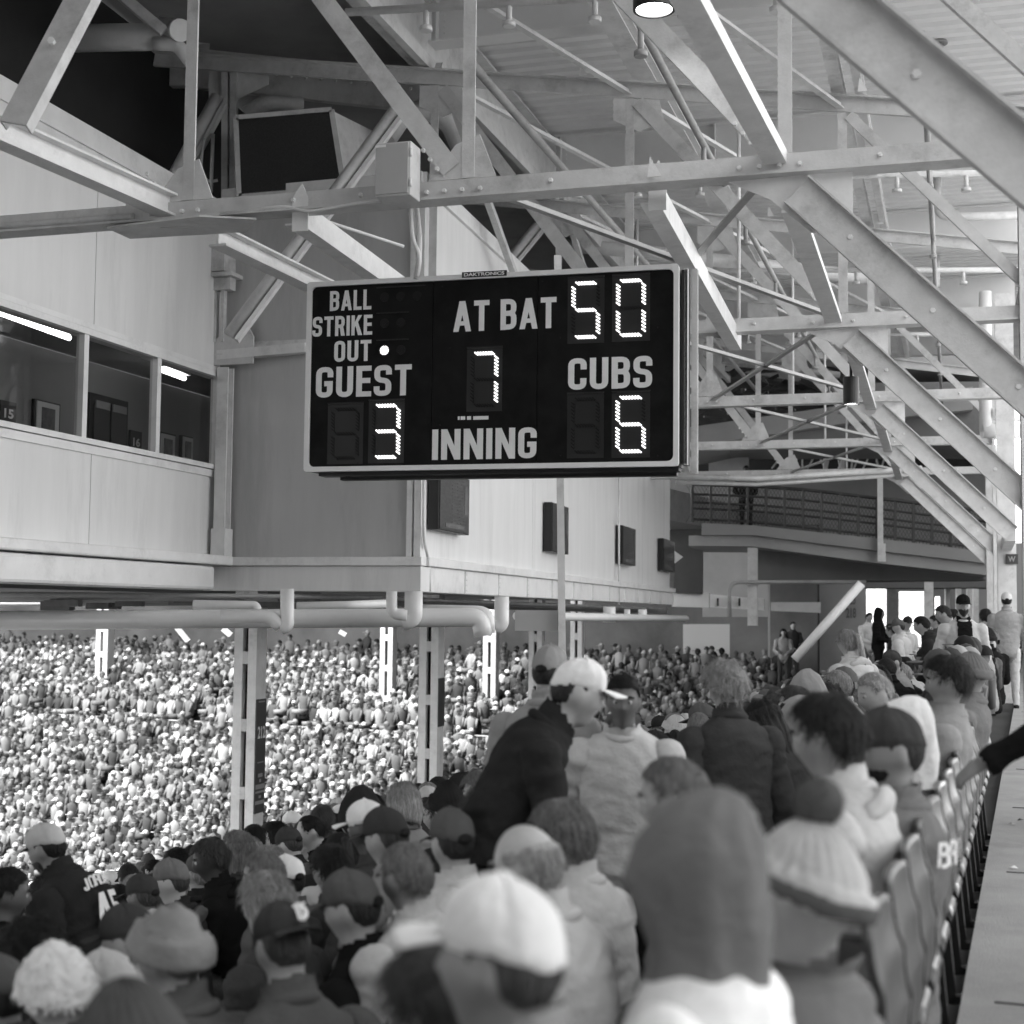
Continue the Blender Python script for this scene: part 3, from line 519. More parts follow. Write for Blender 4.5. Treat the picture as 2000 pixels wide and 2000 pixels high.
# ------------------------------------------------------------------ sign box on its pole
t = empty('hanging_sign', at(1050, 1212, 14.6), 'plain grey back of a sign box fixed to the thin white pole', 'sign')
m = MB(); m.box(at(1055, 1212, 14.6), (.50, .08, .205)); m.build('box', mat('sign_grey', .45, .5, .05), t); m = MB(); p, q = at(1089, 500, 14.5), at(1101, 1520, 14.5); m.bar(p, q, .07, .07, Vector((0, 1, 0))); m.build('pole', STEEL2, t)
# ------------------------------------------------------------------ stand columns
def column(u, v, d, w, label, zt, sign=None, far=False):
    b = at(u, v, d); zb = terr(b); p0 = Vector((b.x, b.y, 0)); t = empty('stand_column', (b.x, b.y, zb), label, 'column', 'white columns standing in the crowd')
    X, Y = aX, eY
    for sg in (-1, 1):
        m = MB(); c = p0+X*(sg*w*.31); m.box((c.x, c.y, (zb+zt)/2), (w*.38, w*.9, zt-zb), (X, Y, Z)); m.build('channel', STEEL2 if not far else mat('far_column_paint', .34, .6, .08, 2), t)
    m = MB(); n = max(2, int((zt-zb)/.95))
    for i in range(n+1):
        z = zb+(zt-zb)*i/n; m.box(p0+Z*z-Y*(w*.43), (w*.24-.004, .02, .2), (X, Y, Z))
    m.build('batten_plates', STEEL, t); m = MB(); m.box(p0+Z*((zb+zt)/2), (w*.23, w*.3, zt-zb), (X, Y, Z)); m.build('web_plate', DARK, t)  # dark core stands in for the shade inside the column, not a web
    if sign:
        c = p0+X*(w*.5+.012); zz0 = onpl(u+15, sign[1], c, X).z; zz1 = onpl(u+15, sign[0], c, X).z
        m = MB(); m.box(c+Z*((zz0+zz1)/2), (.02, w*.86, zz1-zz0), (X, Y, Z)); m.build('sign_strip', mat('dark_sign', .05, .5), t)
        if sign[2]:
            f = lambda v: onpl(u+15, v, c, X).z
            words(sign[2], 'number', PRINT, t, c+X*.014+Z*f(1432), Y, X, w*.66, f(1420)-f(1444))
            m = MB()
            for vv in (1372, 1491): m.box(c+X*.012+Z*f(vv), (.004, w*.55, .02), (X, Y, Z))
            for v0, v1, ww in ((1513, 1520, .4), (1524, 1530, .15), (1534, 1543, .8), (1547, 1551, .8), (1556, 1561, .2), (1566, 1573, .8)): m.box(c+X*.012+Z*((f(v0)+f(v1))/2), (.004, w*ww, f(v0)-f(v1)), (X, Y, Z))
            m.build('print', GREYPR, t)
    return t
column(481, 1640, 24, .40, 'nearest white column with a dark strip sign reading 212', 1.75, (1367, 1590, '212'))
column(840, 1515, 29, .40, 'white column with a narrow dark sign right of the nearest one', 1.8, (1325, 1420, None))
column(1048, 1330, 37, .34, 'slender white column left of the thin sign pole', 1.9)
column(1127, 1330, 42, .34, 'slender white column just right of the thin sign pole', 1.9)
for u, v, lb in ((203, 1332, 'pale column deep in the crowd at the far left'), (757, 1372, 'pale column deep in the crowd left of the second white column'), (958, 1378, 'pale column deep in the crowd right of the second white column')):
    p = on_terr(u, v, .9); column(u, v, p.y, 26*p.y/FPX, lb, 2.6, None, True)
# ================================================================== the scoreboard
bR = (at(1326, 712, 12.0) - at(599, 739, 12.85)); bR.z = 0; bX = bR.normalized(); bN = Vector((bX.y, -bX.x, 0)); BP = (at(1326, 712, 12.0) + at(599, 739, 12.85))/2
def B(u, v, out=0): return onpl(u, v, BP, bN) + bN*out
tl, br_ = B(603, 553), B(1326, 911); cz = (tl.z+br_.z)/2; W = (br_-tl).dot(bX); H = tl.z-br_.z
BC0 = BP + bX*((tl+br_)/2-BP).dot(bX); BC0.z = cz
sb = empty('scoreboard', BC0, 'black electronic scoreboard with white words and lit digits hanging from the truss', 'scoreboard')
m = MB(); m.box(BC0 - bN*.16, (W-.02, .28, H-.02), (bX, bN, Z)); m.build('cabinet', BLACK, sb)
m = MB()
th = .043                                                # rounded light frame
def rrect(w, h, r, n=5):
    return [(sx*(w/2-r)+r*math.cos(a0+PI/2*i/n), sz*(h/2-r)+r*math.sin(a0+PI/2*i/n)) for sx, sz, a0 in ((1, 1, 0), (-1, 1, PI/2), (-1, -1, PI), (1, -1, 3*PI/2)) for i in range(n+1)]
o_, i_ = rrect(W, H, .03), rrect(W-2*th, H-2*th, .05); k = len(o_)
vs = [BC0+bX*a+Z*b+bN*f for f in (-.01, .035) for ring in (o_, i_) for a, b in ring]
fs = []
for j in range(k):
    j2 = (j+1) % k; fs += [(j, j2, 2*k+j2, 2*k+j), (k+j, 3*k+j, 3*k+j2, k+j2), (2*k+j, 2*k+j2, 3*k+j2, 3*k+j), (j, k+j, k+j2, j2)]
m.add(vs, fs); m.build('frame', FRAME, sb)
seamx = [(B(845, 730)-BC0).dot(bX), (B(1050, 730)-BC0).dot(bX)]; xs = [-W/2+th] + seamx + [W/2-th]
for a, b in zip(xs, xs[1:]):
    m = MB(); m.box(BC0+bX*((a+b)/2)+bN*.006, (b-a-.006, .012, H-2*th), (bX, bN, Z)); m.build('face_panel', FACE, sb)
m = MB(); lo = BC0-Z*(H/2)
m.box(lo-bN*.13-Z*.016+bX*.05, (W-.12, .16, .03), (bX, bN, Z)); m.box(lo-bN*.26-Z*.03+bX*.1, (W-.3, .1, .05), (bX, bN, Z)); m.box(BC0+bX*(W/2+.03)-bN*.17, (.05, .2, H-.06), (bX, bN, Z)); m.build('back_rail', BLACK, sb)
m = MB(); c = BC0+bX*(W/2+.10)-bN*.22; m.ibeam(c-Z*(H/2+.04), c+Z*(H/2), .05, .07, .012, bN); c2 = BC0+bX*(W/2+.045)-bN*.10; m.bar(c2-Z*(H/2-.02), c2+Z*(H/2-.02), .03, .06, bN); m.build('side_post', STEEL, sb)
def text(s, u, v, wpx, hpx):
    c = B(u, v, .014); sx = (B(u+wpx/2, v)-B(u-wpx/2, v)); sz = B(u, v-hpx/2).z-B(u, v+hpx/2).z
    sign_text(s, 'lettering', PRINT, sb, c, bX, bN, sx.dot(bX), sz)
text('BALL', 686, 587, 81, 39); text('STRIKE', 670, 637, 116, 39); text('OUT', 690, 686, 72, 41)
text('GUEST', 711, 745, 186, 60); text('AT BAT', 986, 615, 201, 60); text('CUBS', 1192, 729, 164, 62); text('INNING', 946, 867, 204, 60)
c = B(948, 537, .03); m = MB(); m.box(c, (.40, .015, .048), (bX, bN, Z)); tb = m.build('name_tab', BLACK, sb); words('DAKTRONICS', 'lettering', PRINT, tb, c+bN*.008, bX, bN, .36, .03, .03)
SEG = {'0': 'abcdef', '3': 'abcdg', '5': 'acdfg', '6': 'acdefg', '7': 'abc', '8': 'abcdefg', ' ': ''}
def digit(ch, u0, v0, u1, v1):
    p0, p1 = B(u0, (v0+v1)/2, .018), B(u1, (v0+v1)/2, .018); zt, zb = B((u0+u1)/2, v0).z, B((u0+u1)/2, v1).z
    c = (p0+p1)/2; c.z = (zt+zb)/2; w_, h_ = (p1-p0).dot(bX), zt-zb
    hw, hh = w_/2-.022, h_/2-.022
    segs = {'a': (-hw*.80, hh, hw*.80, hh), 'g': (-hw*.80, 0, hw*.80, 0), 'd': (-hw*.80, -hh, hw*.80, -hh), 'b': (hw, hh*.90, hw, hh*.10), 'c': (hw, -hh*.10, hw, -hh*.90), 'f': (-hw, hh*.90, -hw, hh*.10), 'e': (-hw, -hh*.10, -hw, -hh*.90)}
    d = bpy.data.objects.new('digit', None); COL.objects.link(d); d.location = c; d.parent = sb; d.matrix_parent_inverse = parent_world(sb).inverted()
    m = MB(); m.box(c-bN*.008, (w_+.06, .006, h_+.06), (bX, bN, Z)); m.box(c+Z*(h_/2+.032)-bN*.002, (w_+.06, .02, .012), (bX, bN, Z)); m.build('digit_plate', mat('digit_plate_black', .011, .4), d)
    for on in (1, 0):
        m = MB(); cnt = 0
        for s, (x0, y0, x1, y1) in segs.items():
            if (s in SEG[ch]) != bool(on): continue
            n = 7 if s in 'agd' else 6
            for i in range(n):
                t = (i+.5)/n; x, y = x0+(x1-x0)*t, y0+(y1-y0)*t; a = bX*.0155-Z*.0125; q = c+bX*x+Z*y; cnt += 1
                m.prof(q-a, q+a, [(-.0058, -.004), (.0058, -.004), (.0058, .006), (-.0058, .006)], bN)
        if cnt: tag(m.build('lit_segments' if on else 'dark_segments', LED if on else LEDOFF, d), kind='stuff')
digit('5', 1116, 549, 1174, 664); digit('0', 1203, 544, 1263, 660); digit('7', 919, 686, 975, 797); digit('8', 0, 0, 0, 0) if 0 else None
digit(' ', 647, 795, 704, 900); digit('3', 727, 788, 784, 898); digit(' ', 1115, 775, 1173, 888); digit('6', 1202, 772, 1263, 887)
for v, n, lit in ((581, 3, 0), (632, 2, 0), (685, 2, 1)):
    for i in range(n):
        c = B(752+32*i, v-1.2*i, .014); d = bpy.data.objects.new('count_lamp', None); COL.objects.link(d); d.location = c; d.parent = sb; d.matrix_parent_inverse = parent_world(sb).inverted()
        m = MB(); m.cyl(c-bN*.004, c+bN*.002, .042, 16); m.build('bezel', mat('digit_plate_black', .011, .4), d)
        m = MB()
        for j in range(-3, 4):
            l = math.sqrt(max(0, .038**2-(j*.0115)**2)); a = (bX-Z*.8).normalized(); s = (bX*.8+Z).normalized(); q = c+s*(j*.0115)+bN*.004
            m.prof(q-a*l, q+a*l, [(-.0042, -.003), (.0042, -.003), (.0042, .004), (-.0042, .004)], bN)
        m.build('lit_lamp' if lit and i == 0 else 'dark_lamp', LED if lit and i == 0 else LEDOFF, d)
    c = B(752+16*(n-1), v-21, .012); m = MB(); m.box(c, (.15*n, .016, .01), (bX, bN, Z)); m.build('lamp_ledge', mat('digit_plate_black', .011, .4), sb)
m = MB()
for u, w_ in ((897, .016), (905, .04), (917, .035), (940, .135)): m.box(B(u, 817-(u-897)*.01, .014), (w_, .006, .03), (bX, bN, Z))
m.build('pale_strips', PRINT, sb)  # row of small pale rectangles on the face
m = MB(); rnd = random.Random(5)
for u, v in ((865, 560), (1060, 550), (1240, 525), (700, 905), (880, 680), (1095, 660), (1285, 640), (860, 830), (1285, 890), (1095, 890), (640, 900)): m.cyl(B(u, v, .010), B(u, v, .016), .007, 6)
m.build('screws', LEDOFF, sb)
# ------------------------------------------------------------------ box, conduits and lamps on the trusses
t = empty('electrical_box', Tpx(1, 778, 340, -.25), 'grey electrical box standing on the truss chord above the scoreboard', 'electrical box')
c = Tpx(1, 777, 338, -.25); m = MB(); m.box(c, (.30, .22, .43), (aX, eY, Z)); m.build('case', STEEL, t, .008); m = MB(); m.box(c-eY*.118-aX*.003, (.275, .014, .40), (aX, eY, Z)); m.build('door', mat('box_door_paint', .42, .45, .05), t, .004)
m = MB(); m.box(c-eY*.126-aX*.1+Z*.185, (.09, .004, .02), (aX, eY, Z)); m.build('label_plate', PRINT, t)
m = MB()
for z in (.12, -.12): m.cyl(c-eY*.11+aX*.15+Z*(z-.03), c-eY*.11+aX*.15+Z*(z+.03), .012, 8)
m.build('hinge', STEEL2, t)
def conduit(path, r, label, mt=STEEL, bd=.1):
    m = MB(); m.tube(path, r, 10, bd); return single('conduit', m, mt, label, 'conduit', 'conduits')
conduit([Tpx(1, 800, 390, .12), Tpx(1, 806, 470, .12), Tpx(1, 822, 500, .12), Tpx(1, 815, 540, .12)], .017, 'thin pale conduit curving down to the top edge of the scoreboard', STEEL2, .12)
conduit([Tpx(1, 812, 390, .16), Tpx(1, 822, 480, .16), Tpx(1, 812, 545, .16)], .02, 'grey conduit curving down behind the top edge of the scoreboard', STEEL, .15)
conduit([Tpx(1, -40, 446, -.05), Tpx(1, 260, 424, -.05)], .035, 'long thin pipe clipped to the truss chord at the left edge', STEEL)
conduit([Tpx(1, 430, 418, -.1), Tpx(1, 560, 402, -.1), Tpx(1, 600, 415, -.1), Tpx(1, 690, 398, -.1), Tpx(1, 760, 388, -.1)], .014, 'thin cable lying along the chord left of the electrical box', STEEL2, .2)
conduit([Tpx(1, 705, 425, .3)+eY*1, onz(600, 420, 4.9), onz(780, 545, 4.9)], .014, 'thin conduit running along the bright channel beam', STEEL2, .1)
def downlight(u0, u1, v0, v1, d, label):
    r = (u1-u0)/2*d/FPX; c = at((u0+u1)/2, v1, d); h = (v1-v0)*d/FPX; t = empty('downlight', c, label, 'lamp', 'cylinder lamps hanging from the trusses')
    n = 24; m = MB(); ro, ri = r, r*.86; vs = []; fs = []
    for rr, z in ((ro, h), (ro, 0), (ri, 0), (ri, .05)): vs += [c+Vector((math.cos(2*PI*i/n)*rr, math.sin(2*PI*i/n)*rr, z)) for i in range(n)]
    for j in range(3): fs += [(j*n+i, j*n+(i+1) % n, (j+1)*n+(i+1) % n, (j+1)*n+i) for i in range(n)]
    fs.append(tuple(range(n-1, -1, -1))); m.add(vs, fs, False); m.cyl(c+Z*h, c+Z*(h+.5), .02, 8); m.build('housing', BLACK, t)
    m = MB(); m.cyl(c+Z*.02, c+Z*.045, ri*.985, n); m.build('lens', LAMP, t)
downlight(1235, 1320, -70, 20, 10.4, 'black cylinder lamp with a lit lens at the top of the frame')
downlight(1647, 1678, 736, 790, 19.0, 'black cylinder lamp hanging right of the scoreboard')
for i, (u, v0, v1, d) in enumerate(((1832, 82, 150, 19.6), (1830, 338, 424, 25.6), (1829, 497, 560, 31.5))):
    m = MB(); p = at(u, v0, d); m.cyl(p, p-Z*.03, .13, 14)
    if i == 1: m.tube([p, at(u, v1, d), at(u+200, v1-4, d)], .075, 12, .25)
    else: m.tube([p, at(u, v1, d)], .075, 12)
    single('deck_drain', m, STEEL if i else mat('dark_pipe', .2, .5), ['short dark drain pipe with a flange high on the metal deck', 'drain pipe bending to the right under the metal deck', 'farthest short drain pipe under the metal deck'][i], 'drain pipe', 'drain pipes under the metal deck')
for i, (u, v, d) in enumerate(((1138, 138, 18.6), (1684, 168, 16), (1505, 415, 22.5), (1718, 430, 22), (1277, 330, 10.9))):
    m = MB(); p = at(u, v, d); m.plate([p-aX*.05-Z*.06, p+aX*.06-Z*.06, p-aX*.03+Z*.1], eY, .01); single('steel_lug', m, STEEL2, 'small pointed steel lug standing on a truss member, ' + ['above the middle of the scoreboard', 'near the big dark brace', 'just below the long right-hand chord', 'right of the big node plate', 'beside the box above the scoreboard edge'][i], 'lug', 'pointed lugs')
pipes('drain_pipe', 'white pipe with a sprinkler joint crossing behind the trusses right of the scoreboard', [(((1090, 478, 27), (1240, 490, 27.2), (1720, 545, 27.5)), .13, 0), (((1240, 490, 26.9), (1300, 497, 26.9)), .08, 0)], STEEL2)
# loudspeaker cabinet above the suites
t = empty('loudspeaker', at(570, 300, 19), 'big dark grilled loudspeaker cabinet under the deck left of the scoreboard', 'loudspeaker')
f = [at(462, 232, 18.6), at(648, 216, 18.6), at(672, 368, 18.6), at(468, 385, 18.6)]; bk = [p+Vector((.55, 1.3, .1)) for p in f]
m = MB(); m.add(f+bk, [(0, 1, 5, 4), (1, 2, 6, 5), (2, 3, 7, 6), (3, 0, 4, 7), (4, 5, 6, 7)]); m.build('case', STEEL, t)
m = MB(); c = sum(f, Vector())/4; g = [c+(p-c)*.95-Vector((0, .02, 0)) for p in f]; m.plate(g, Vector((0, 1, 0)), .05); m.build('grille', mat('grille_cloth', .03, .9, .3, 60), t)
m = MB()
for a, b in zip(f, f[1:]+f[:1]): m.bar(a-Vector((0, .01, 0)), b-Vector((0, .01, 0)), .07, .07, Vector((0, 1, 0)))
m.build('frame', STEEL, t)
m = MB(); q = bk[1]; m.tube([q+Vector((.1, -.5, -.2)), q+Vector((.35, -.4, .25)), q+Vector((.9, -.3, .2)), q+Vector((1.2, -.2, -.5))], .14, 12, .3); m.tube([at(480, 222, 19.4), at(520, 198, 19.4), at(590, 205, 19.6)], .1, 10, .3); single('drain_pipe', m, STEEL, 'curved pipe behind the top corner of the loudspeaker', 'pipe', 'pipes')
conduit([at(398, 270, 19), at(392, 330, 19), at(405, 356, 19), at(425, 352, 19)], .02, 'looping cable left of the loudspeaker', STEEL2, .3)
conduit([at(416, 262, 19), at(412, 375, 19)], .025, 'straight conduit left of the loudspeaker', STEEL)
# ================================================================== the far end: ramps, walls, openings
def quadprism(nm, front, depth, mt, parent=None, back=None):
    n = len(front); b = back or [p+Vector((depth*.2, depth, 0)) for p in front]
    m = MB(); m.add(front+b, [tuple(range(n)), tuple(range(2*n-1, n-1, -1))]+[(i, n+i, n+(i+1) % n, (i+1) % n) for i in range(n)]); return m.build(nm, mt, parent)
RD = 39.2
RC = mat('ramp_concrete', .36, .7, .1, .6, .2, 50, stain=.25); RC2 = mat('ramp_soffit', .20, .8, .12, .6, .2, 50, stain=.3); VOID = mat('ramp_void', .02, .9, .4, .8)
ramp = empty('walk_ramp', at(1600, 1060, RD), 'grey sloping walkway ramp with a dark mesh railing beyond the scoreboard', 'ramp')
quadprism('deck_slab', [at(*q, RD) for q in ((1345, 1046), (1470, 1046), (1700, 1075), (1935, 1102), (1935, 1124), (1700, 1098), (1470, 1067), (1345, 1066))], 4, RC, ramp)
quadprism('kerb', [at(*q, RD-.15) for q in ((1370, 1021), (1470, 1026), (1700, 1050), (1935, 1078), (1935, 1101), (1700, 1074), (1470, 1045), (1370, 1045))], .4, mat('kerb_concrete', .28, .7, .1, .6), ramp)
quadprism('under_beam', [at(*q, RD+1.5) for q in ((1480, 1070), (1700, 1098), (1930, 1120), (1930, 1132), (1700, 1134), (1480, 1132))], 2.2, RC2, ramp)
rail = mat('rail_paint', .03, .5, .2, 4)
m = MB()
def rl(u, f): # railing line, f from 0 (deck) to 1 (top rail)
    bot = np.interp(u, (1330, 1470, 1700, 1935), (1019, 1025, 1050, 1078)); top = np.interp(u, (1330, 1475, 1580, 1935), (945, 950, 957, 1000)); return at(u, bot+(top-bot)*f, RD)
us = list(range(1352, 1940, 36))
for f in (0.08, .36, .52, .74, 1): m.tube([rl(u, f) for u in us], .035 if f < 1 else .05, 6)
for u in us: m.bar(rl(u, 0), rl(u, 1), .07, .07, Vector((0, 1, 0)))
m.build('railing', rail, ramp)
m = MB()
for u in range(1340, 1930, 7):
    m.bar(rl(u, 0), rl(min(u+44, 1935), .98), .009, .009, Vector((0, 1, 0))); m.bar(rl(min(u+44, 1935), 0), rl(u, .98), .009, .009, Vector((0, 1, 0)))
tag(m.build('mesh_panel', rail, ramp), kind='stuff')
r2 = empty('upper_ramp', at(1600, 830, RD+3), 'pale upper ramp rising to the right behind the roof trusses', 'ramp')
quadprism('deck_slab', [at(*q, RD+3) for q in ((1335, 836), (1655, 790), (1900, 755), (1900, 800), (1655, 826), (1335, 874))], 5, RC, r2)
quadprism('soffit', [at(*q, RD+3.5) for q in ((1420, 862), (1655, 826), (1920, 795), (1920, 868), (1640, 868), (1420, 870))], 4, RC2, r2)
r3 = empty('upper_ramp', at(1600, 680, RD+3), 'pale ramp edge high behind the trusses right of the scoreboard', 'ramp')
quadprism('deck_slab', [at(*q, RD+6) for q in ((1335, 655), (1480, 672), (1640, 700), (1930, 735), (1930, 700), (1640, 665), (1335, 640))], 6, RC, r3)
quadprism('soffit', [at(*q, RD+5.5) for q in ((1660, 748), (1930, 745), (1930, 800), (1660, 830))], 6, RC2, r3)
pipes('drain_pipe', 'thin grey pipe crossing the dark gap between the far ramps', [(((1350, 702, 43), (1520, 718, 43), (1640, 732, 43)), .09, 0)], STEEL)
m = MB(); m.tube([at(1320, 930, 33.5), at(1480, 935, 33.5), at(1800, 915, 33.5)], .07, 10); m.tube([at(1320, 942, 33.6), at(1480, 946, 33.6), at(1800, 925, 33.6)], .05, 10)
single('drain_pipe', m, STEEL, 'long thin pipe hung under the lowest far chord above the ramp railing', 'pipe', 'pipes')
# clutter in the dark gap
m = MB(); rnd = random.Random(11)
for i in range(70):
    u, v = rnd.uniform(1345, 1640), rnd.uniform(690, 815); p = at(u, v, rnd.uniform(47, 50)); l = rnd.uniform(.4, 1.8); q = p+Vector((l, rnd.uniform(-.3, .3), rnd.uniform(-.5, .7)*l)); m.bar(p, q, rnd.uniform(.05, .16), rnd.uniform(.05, .2))
single('ramp_pipework', m, mat('dim_pipework', .06, .6, .5, 1), 'tangle of dim pipes and brackets in the dark gap between the ramps', 'pipework')
m = MB()
for i in range(14):
    u = 1520+16*i; m.tube([at(u, 875, 47), at(u+rnd.uniform(-6, 6), 895, 47), at(u+rnd.uniform(-14, 14), 915, 47)], .03, 6, .2)
for u in (1553, 1612, 1646): m.bar(at(u, 870, 46.5), at(u, 918, 46.5), .12, .12, Vector((0, 1, 0)))
tag(single('cable_bundle', m, STEEL, 'hanging cables and thin posts just above the lowest far chord', 'cables'), kind='stuff')
quadprism('screen_wall', [at(*q, 46) for q in ((1384, 905), (1462, 888), (1462, 930), (1384, 930))], .5, RC)
o = bpy.data.objects['screen_wall']; tag(o, 'pale short wall panel behind the dark figure on the ramp', 'wall')
# enclosing walls at the far end
def wallq(nm, label, qs, d, depth, mt): return tag(quadprism(nm, [at(*q, d) for q in qs], depth, mt), label, 'wall')
wallq('dark_gap_sheet', 'dark sheet standing in for the shaded gap behind the upper ramps', ((1250, 560), (1960, 560), (1960, 1150), (1250, 1150)), 56, .5, VOID)  # near-black sheet: shade of the deep gap put into its colour
wallq('grey_back_wall', 'grey wall behind the mesh railing of the ramp', ((1250, 925), (1960, 925), (1960, 1148), (1250, 1148)), 53, .4, mat('back_wall_grey', .26, .8, .2, .25))
wallq('pier_wall', 'mid grey concrete pier beside the white slanting pole', ((1500, 1128), (1690, 1140), (1690, 1330), (1500, 1330)), 50, 1.0, mat('pier_concrete', .46, .8, .08, .5, .2, 30, stain=.2))
o = bpy.data.objects['pier_wall']; words('223\n218', 'painted_number', mat('faded_paint', .2, .8), o, at(1662, 1184, 49.9), Vector((1, 0, 0)), Vector((0, -1, 0)), .34, .8)
wallq('board_wall', 'plain pale grey board at the back of the distant crowd', ((1334, 1219), (1517, 1219), (1517, 1330), (1334, 1330)), 50.6, .2, mat('board_grey', .66, .6, .03, .4))
tf = empty('street_facade', at(1760, 1180, 66), 'far outer wall with two bright openings to the street', 'building')
FW = mat('facade_concrete', .30, .8, .08, .4)
for u0, v0, u1, v1 in ((1680, 1060, 1692, 1300), (1732, 1060, 1756, 1300), (1806, 1060, 1826, 1300), (1838, 1060, 2100, 1300), (1692, 1060, 1732, 1142), (1756, 1060, 1806, 1155), (1826, 1060, 1838, 1165)):
    quadprism('pier', [at(*q, 66) for q in ((u0, v0), (u1, v0), (u1, v1), (u0, v1))], .6, FW, tf)
for i, (u, w_, d) in enumerate(((1814, 17, 48), (1470, 18, 39), (1742, 18, 60))):
    m = MB(); b = at(u, 1300, d); tp = at(u, [1135, 1070, 1150][i], d); m.ibeam(Vector((tp.x, d, at(u, 1222, d).z if i == 1 else -.3)), tp, w_*d/FPX, w_*d/FPX, .03, eY); single('steel_column', m, STEEL, ['pale steel column before the bright street openings', 'pale steel column under the ramp left of the slanting pole', 'grey column between the bright street openings'][i], 'column', 'columns at the far end')
for i, u in enumerate((1850, 1872, 1893, 1905)):
    m = MB(); d = 54-3*i; m.bar(at(u, 1300, d), at(u, 1150, d), .16, .16, Vector((0, 1, 0))); single('steel_post', m, STEEL2, ['thin pale post between the bright openings and the open cardigan', 'thin pale post just left of the open cardigan', 'thin pale post right behind the open cardigan', 'thin pale post just right of the open cardigan'][i], 'post', 'thin posts near the street openings')
wallq('street_building', 'pale building across the street, seen through the openings', ((1600, 1120), (1960, 1120), (1960, 1215), (1600, 1215)), 140, 8, mat('street_wall', .75, .8, .1, .2))
m = MB(); p = at(1552, 1288, 33); q = at(1682, 1140, 33); m.tube([p, q], .105, 16); single('slanting_pole', m, TRIM, 'bright white pole slanting up beside the grey pier', 'pole')
for lb, qs, d, mt in (('small pale ledge beam ending beside the slanting pole', ((1505, 1176), (1603, 1176), (1603, 1197), (1505, 1193)), 42, TRIM), ('short pale beam continuing the base of the suites', ((1312, 1156), (1384, 1158), (1384, 1187), (1312, 1185)), 39.5, WALL), ('row of pale boxes beyond the end of the suites', ((1386, 1160), (1492, 1170), (1492, 1192), (1386, 1186)), 41, TRIM)):
    tag(quadprism('ledge_beam', [at(*q, d) for q in qs], .6, mt), lb, 'beam', 'ledge beams at the far end')
m = MB()
for u in (1402, 1444, 1470): m.box(at(u, 1176, 40.9), (.05, .06, .22))
single('beam_gap', m, BLACK, 'dark slots between the pale boxes beyond the suites', 'slots')
wallq('end_wall', 'dark grey wall panel just past the last dark board', ((1316, 1066), (1372, 1075), (1372, 1160), (1316, 1158)), 39.3, .3, mat('dark_panel', .07, .7))
wallq('passage_wall', 'grey wall of the passage under the ramp', ((1372, 1066), (1500, 1066), (1500, 1205), (1372, 1205)), 47, .5, mat('passage_paint', .40, .7, .15, .6))
m = MB(); m.plate([at(1312, 1072, 38.6), at(1334, 1088, 38.6), at(1312, 1105, 38.6)], Vector((0, 1, 0)), .06); single('corner_flag', m, PRINT, 'small white triangle beside the last dark board', 'sign')
pipes('drain_pipe', 'thin grey pipe running under the ramp and turning down', [(((1425, 1205, 38.5), (1424, 1137, 38.5), (1690, 1137, 39.5)), .055, .3)], DSTEEL)
m = MB(); p = at(1532, 910, 38.8); m.bar(at(1532, 920, 38.8), at(1532, 1072, 38.8), .14, .14, eY); m.bar(at(1534, 1060, 38.7), at(1534, 1095, 38.7), .2, .24, eY); o = single('ramp_hanger', m, STEEL2, 'thin hanger post carrying the ramp edge', 'post'); o.location.x += 2.55
pipes('drain_pipe', 'white vertical pipe beside the columns at the right edge', [(((1924, 570, 26), (1925, 842, 26)), .11, 0), (((1918, 842, 26), (1990, 842, 26)), .13, 0), (((1935, 808, 26), (2000, 812, 26)), .11, 0)], PVC)
m = MB(); m.tube([at(1945, 864, 25), at(2020, 861, 25)], .045, 10); single('lamp_tube', m, TUBE, 'lit tube lamp at the right edge beside the column', 'lamp')
c = T(3, 2.06, 0)+eY*3.2; cz_ = onpl(1976, 1092, c, eY); m = MB(); m.box(cz_, (.2, .02, .17), (aX, eY, Z)); t = single('aisle_sign', m, mat('dark_sign', .05, .5), 'small dark sign high on the pale column at the right edge', 'sign'); words('W', 'lettering', GREYPR, t, cz_-eY*.015, aX, -eY, .12, .09)

# sprinkler lines and conduits among the trusses
def runline(pts, r, label, mt=STEEL, drops=()):
    m = MB(); m.tube(pts, r, 8)
    for q in drops: m.cyl(q, q-Z*.22, r*.7, 6); m.cyl(q-Z*.22, q-Z*.27, r*1.5, 8)
    return single('sprinkler_line', m, mt, label, 'pipe', 'sprinkler lines in the roof')
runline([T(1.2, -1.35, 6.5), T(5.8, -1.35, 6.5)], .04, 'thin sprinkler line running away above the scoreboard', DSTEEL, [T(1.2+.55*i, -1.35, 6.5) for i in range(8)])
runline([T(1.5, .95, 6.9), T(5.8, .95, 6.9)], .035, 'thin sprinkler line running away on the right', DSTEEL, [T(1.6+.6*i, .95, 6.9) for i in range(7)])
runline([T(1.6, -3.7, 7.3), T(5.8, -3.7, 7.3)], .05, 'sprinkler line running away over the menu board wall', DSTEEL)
for k, lb in ((1.5, 'cross pipe just behind the scoreboard truss'), (2.55, 'cross pipe behind the second truss'), (3.5, 'cross pipe behind the third truss'), (4.5, 'cross pipe behind the fourth truss')):
    runline([T(k, -4.9, 7.75), T(k, 2.3, 7.35)], .045, lb, STEEL, [T(k, -4+.9*i, 7.72-.05*i) for i in range(7)])
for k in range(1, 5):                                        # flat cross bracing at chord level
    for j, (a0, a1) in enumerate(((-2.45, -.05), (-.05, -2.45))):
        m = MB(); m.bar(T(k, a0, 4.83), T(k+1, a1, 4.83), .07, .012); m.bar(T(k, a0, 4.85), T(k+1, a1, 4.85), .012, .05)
        single('bracing_angle', m, DSTEEL, 'thin flat bracing bar, %s bay from the scoreboard, %s' % (['first', 'second', 'third', 'fourth'][k-1], ['running towards the node plates', 'running away from the node plates'][j]), 'brace', 'flat bracing between the trusses')
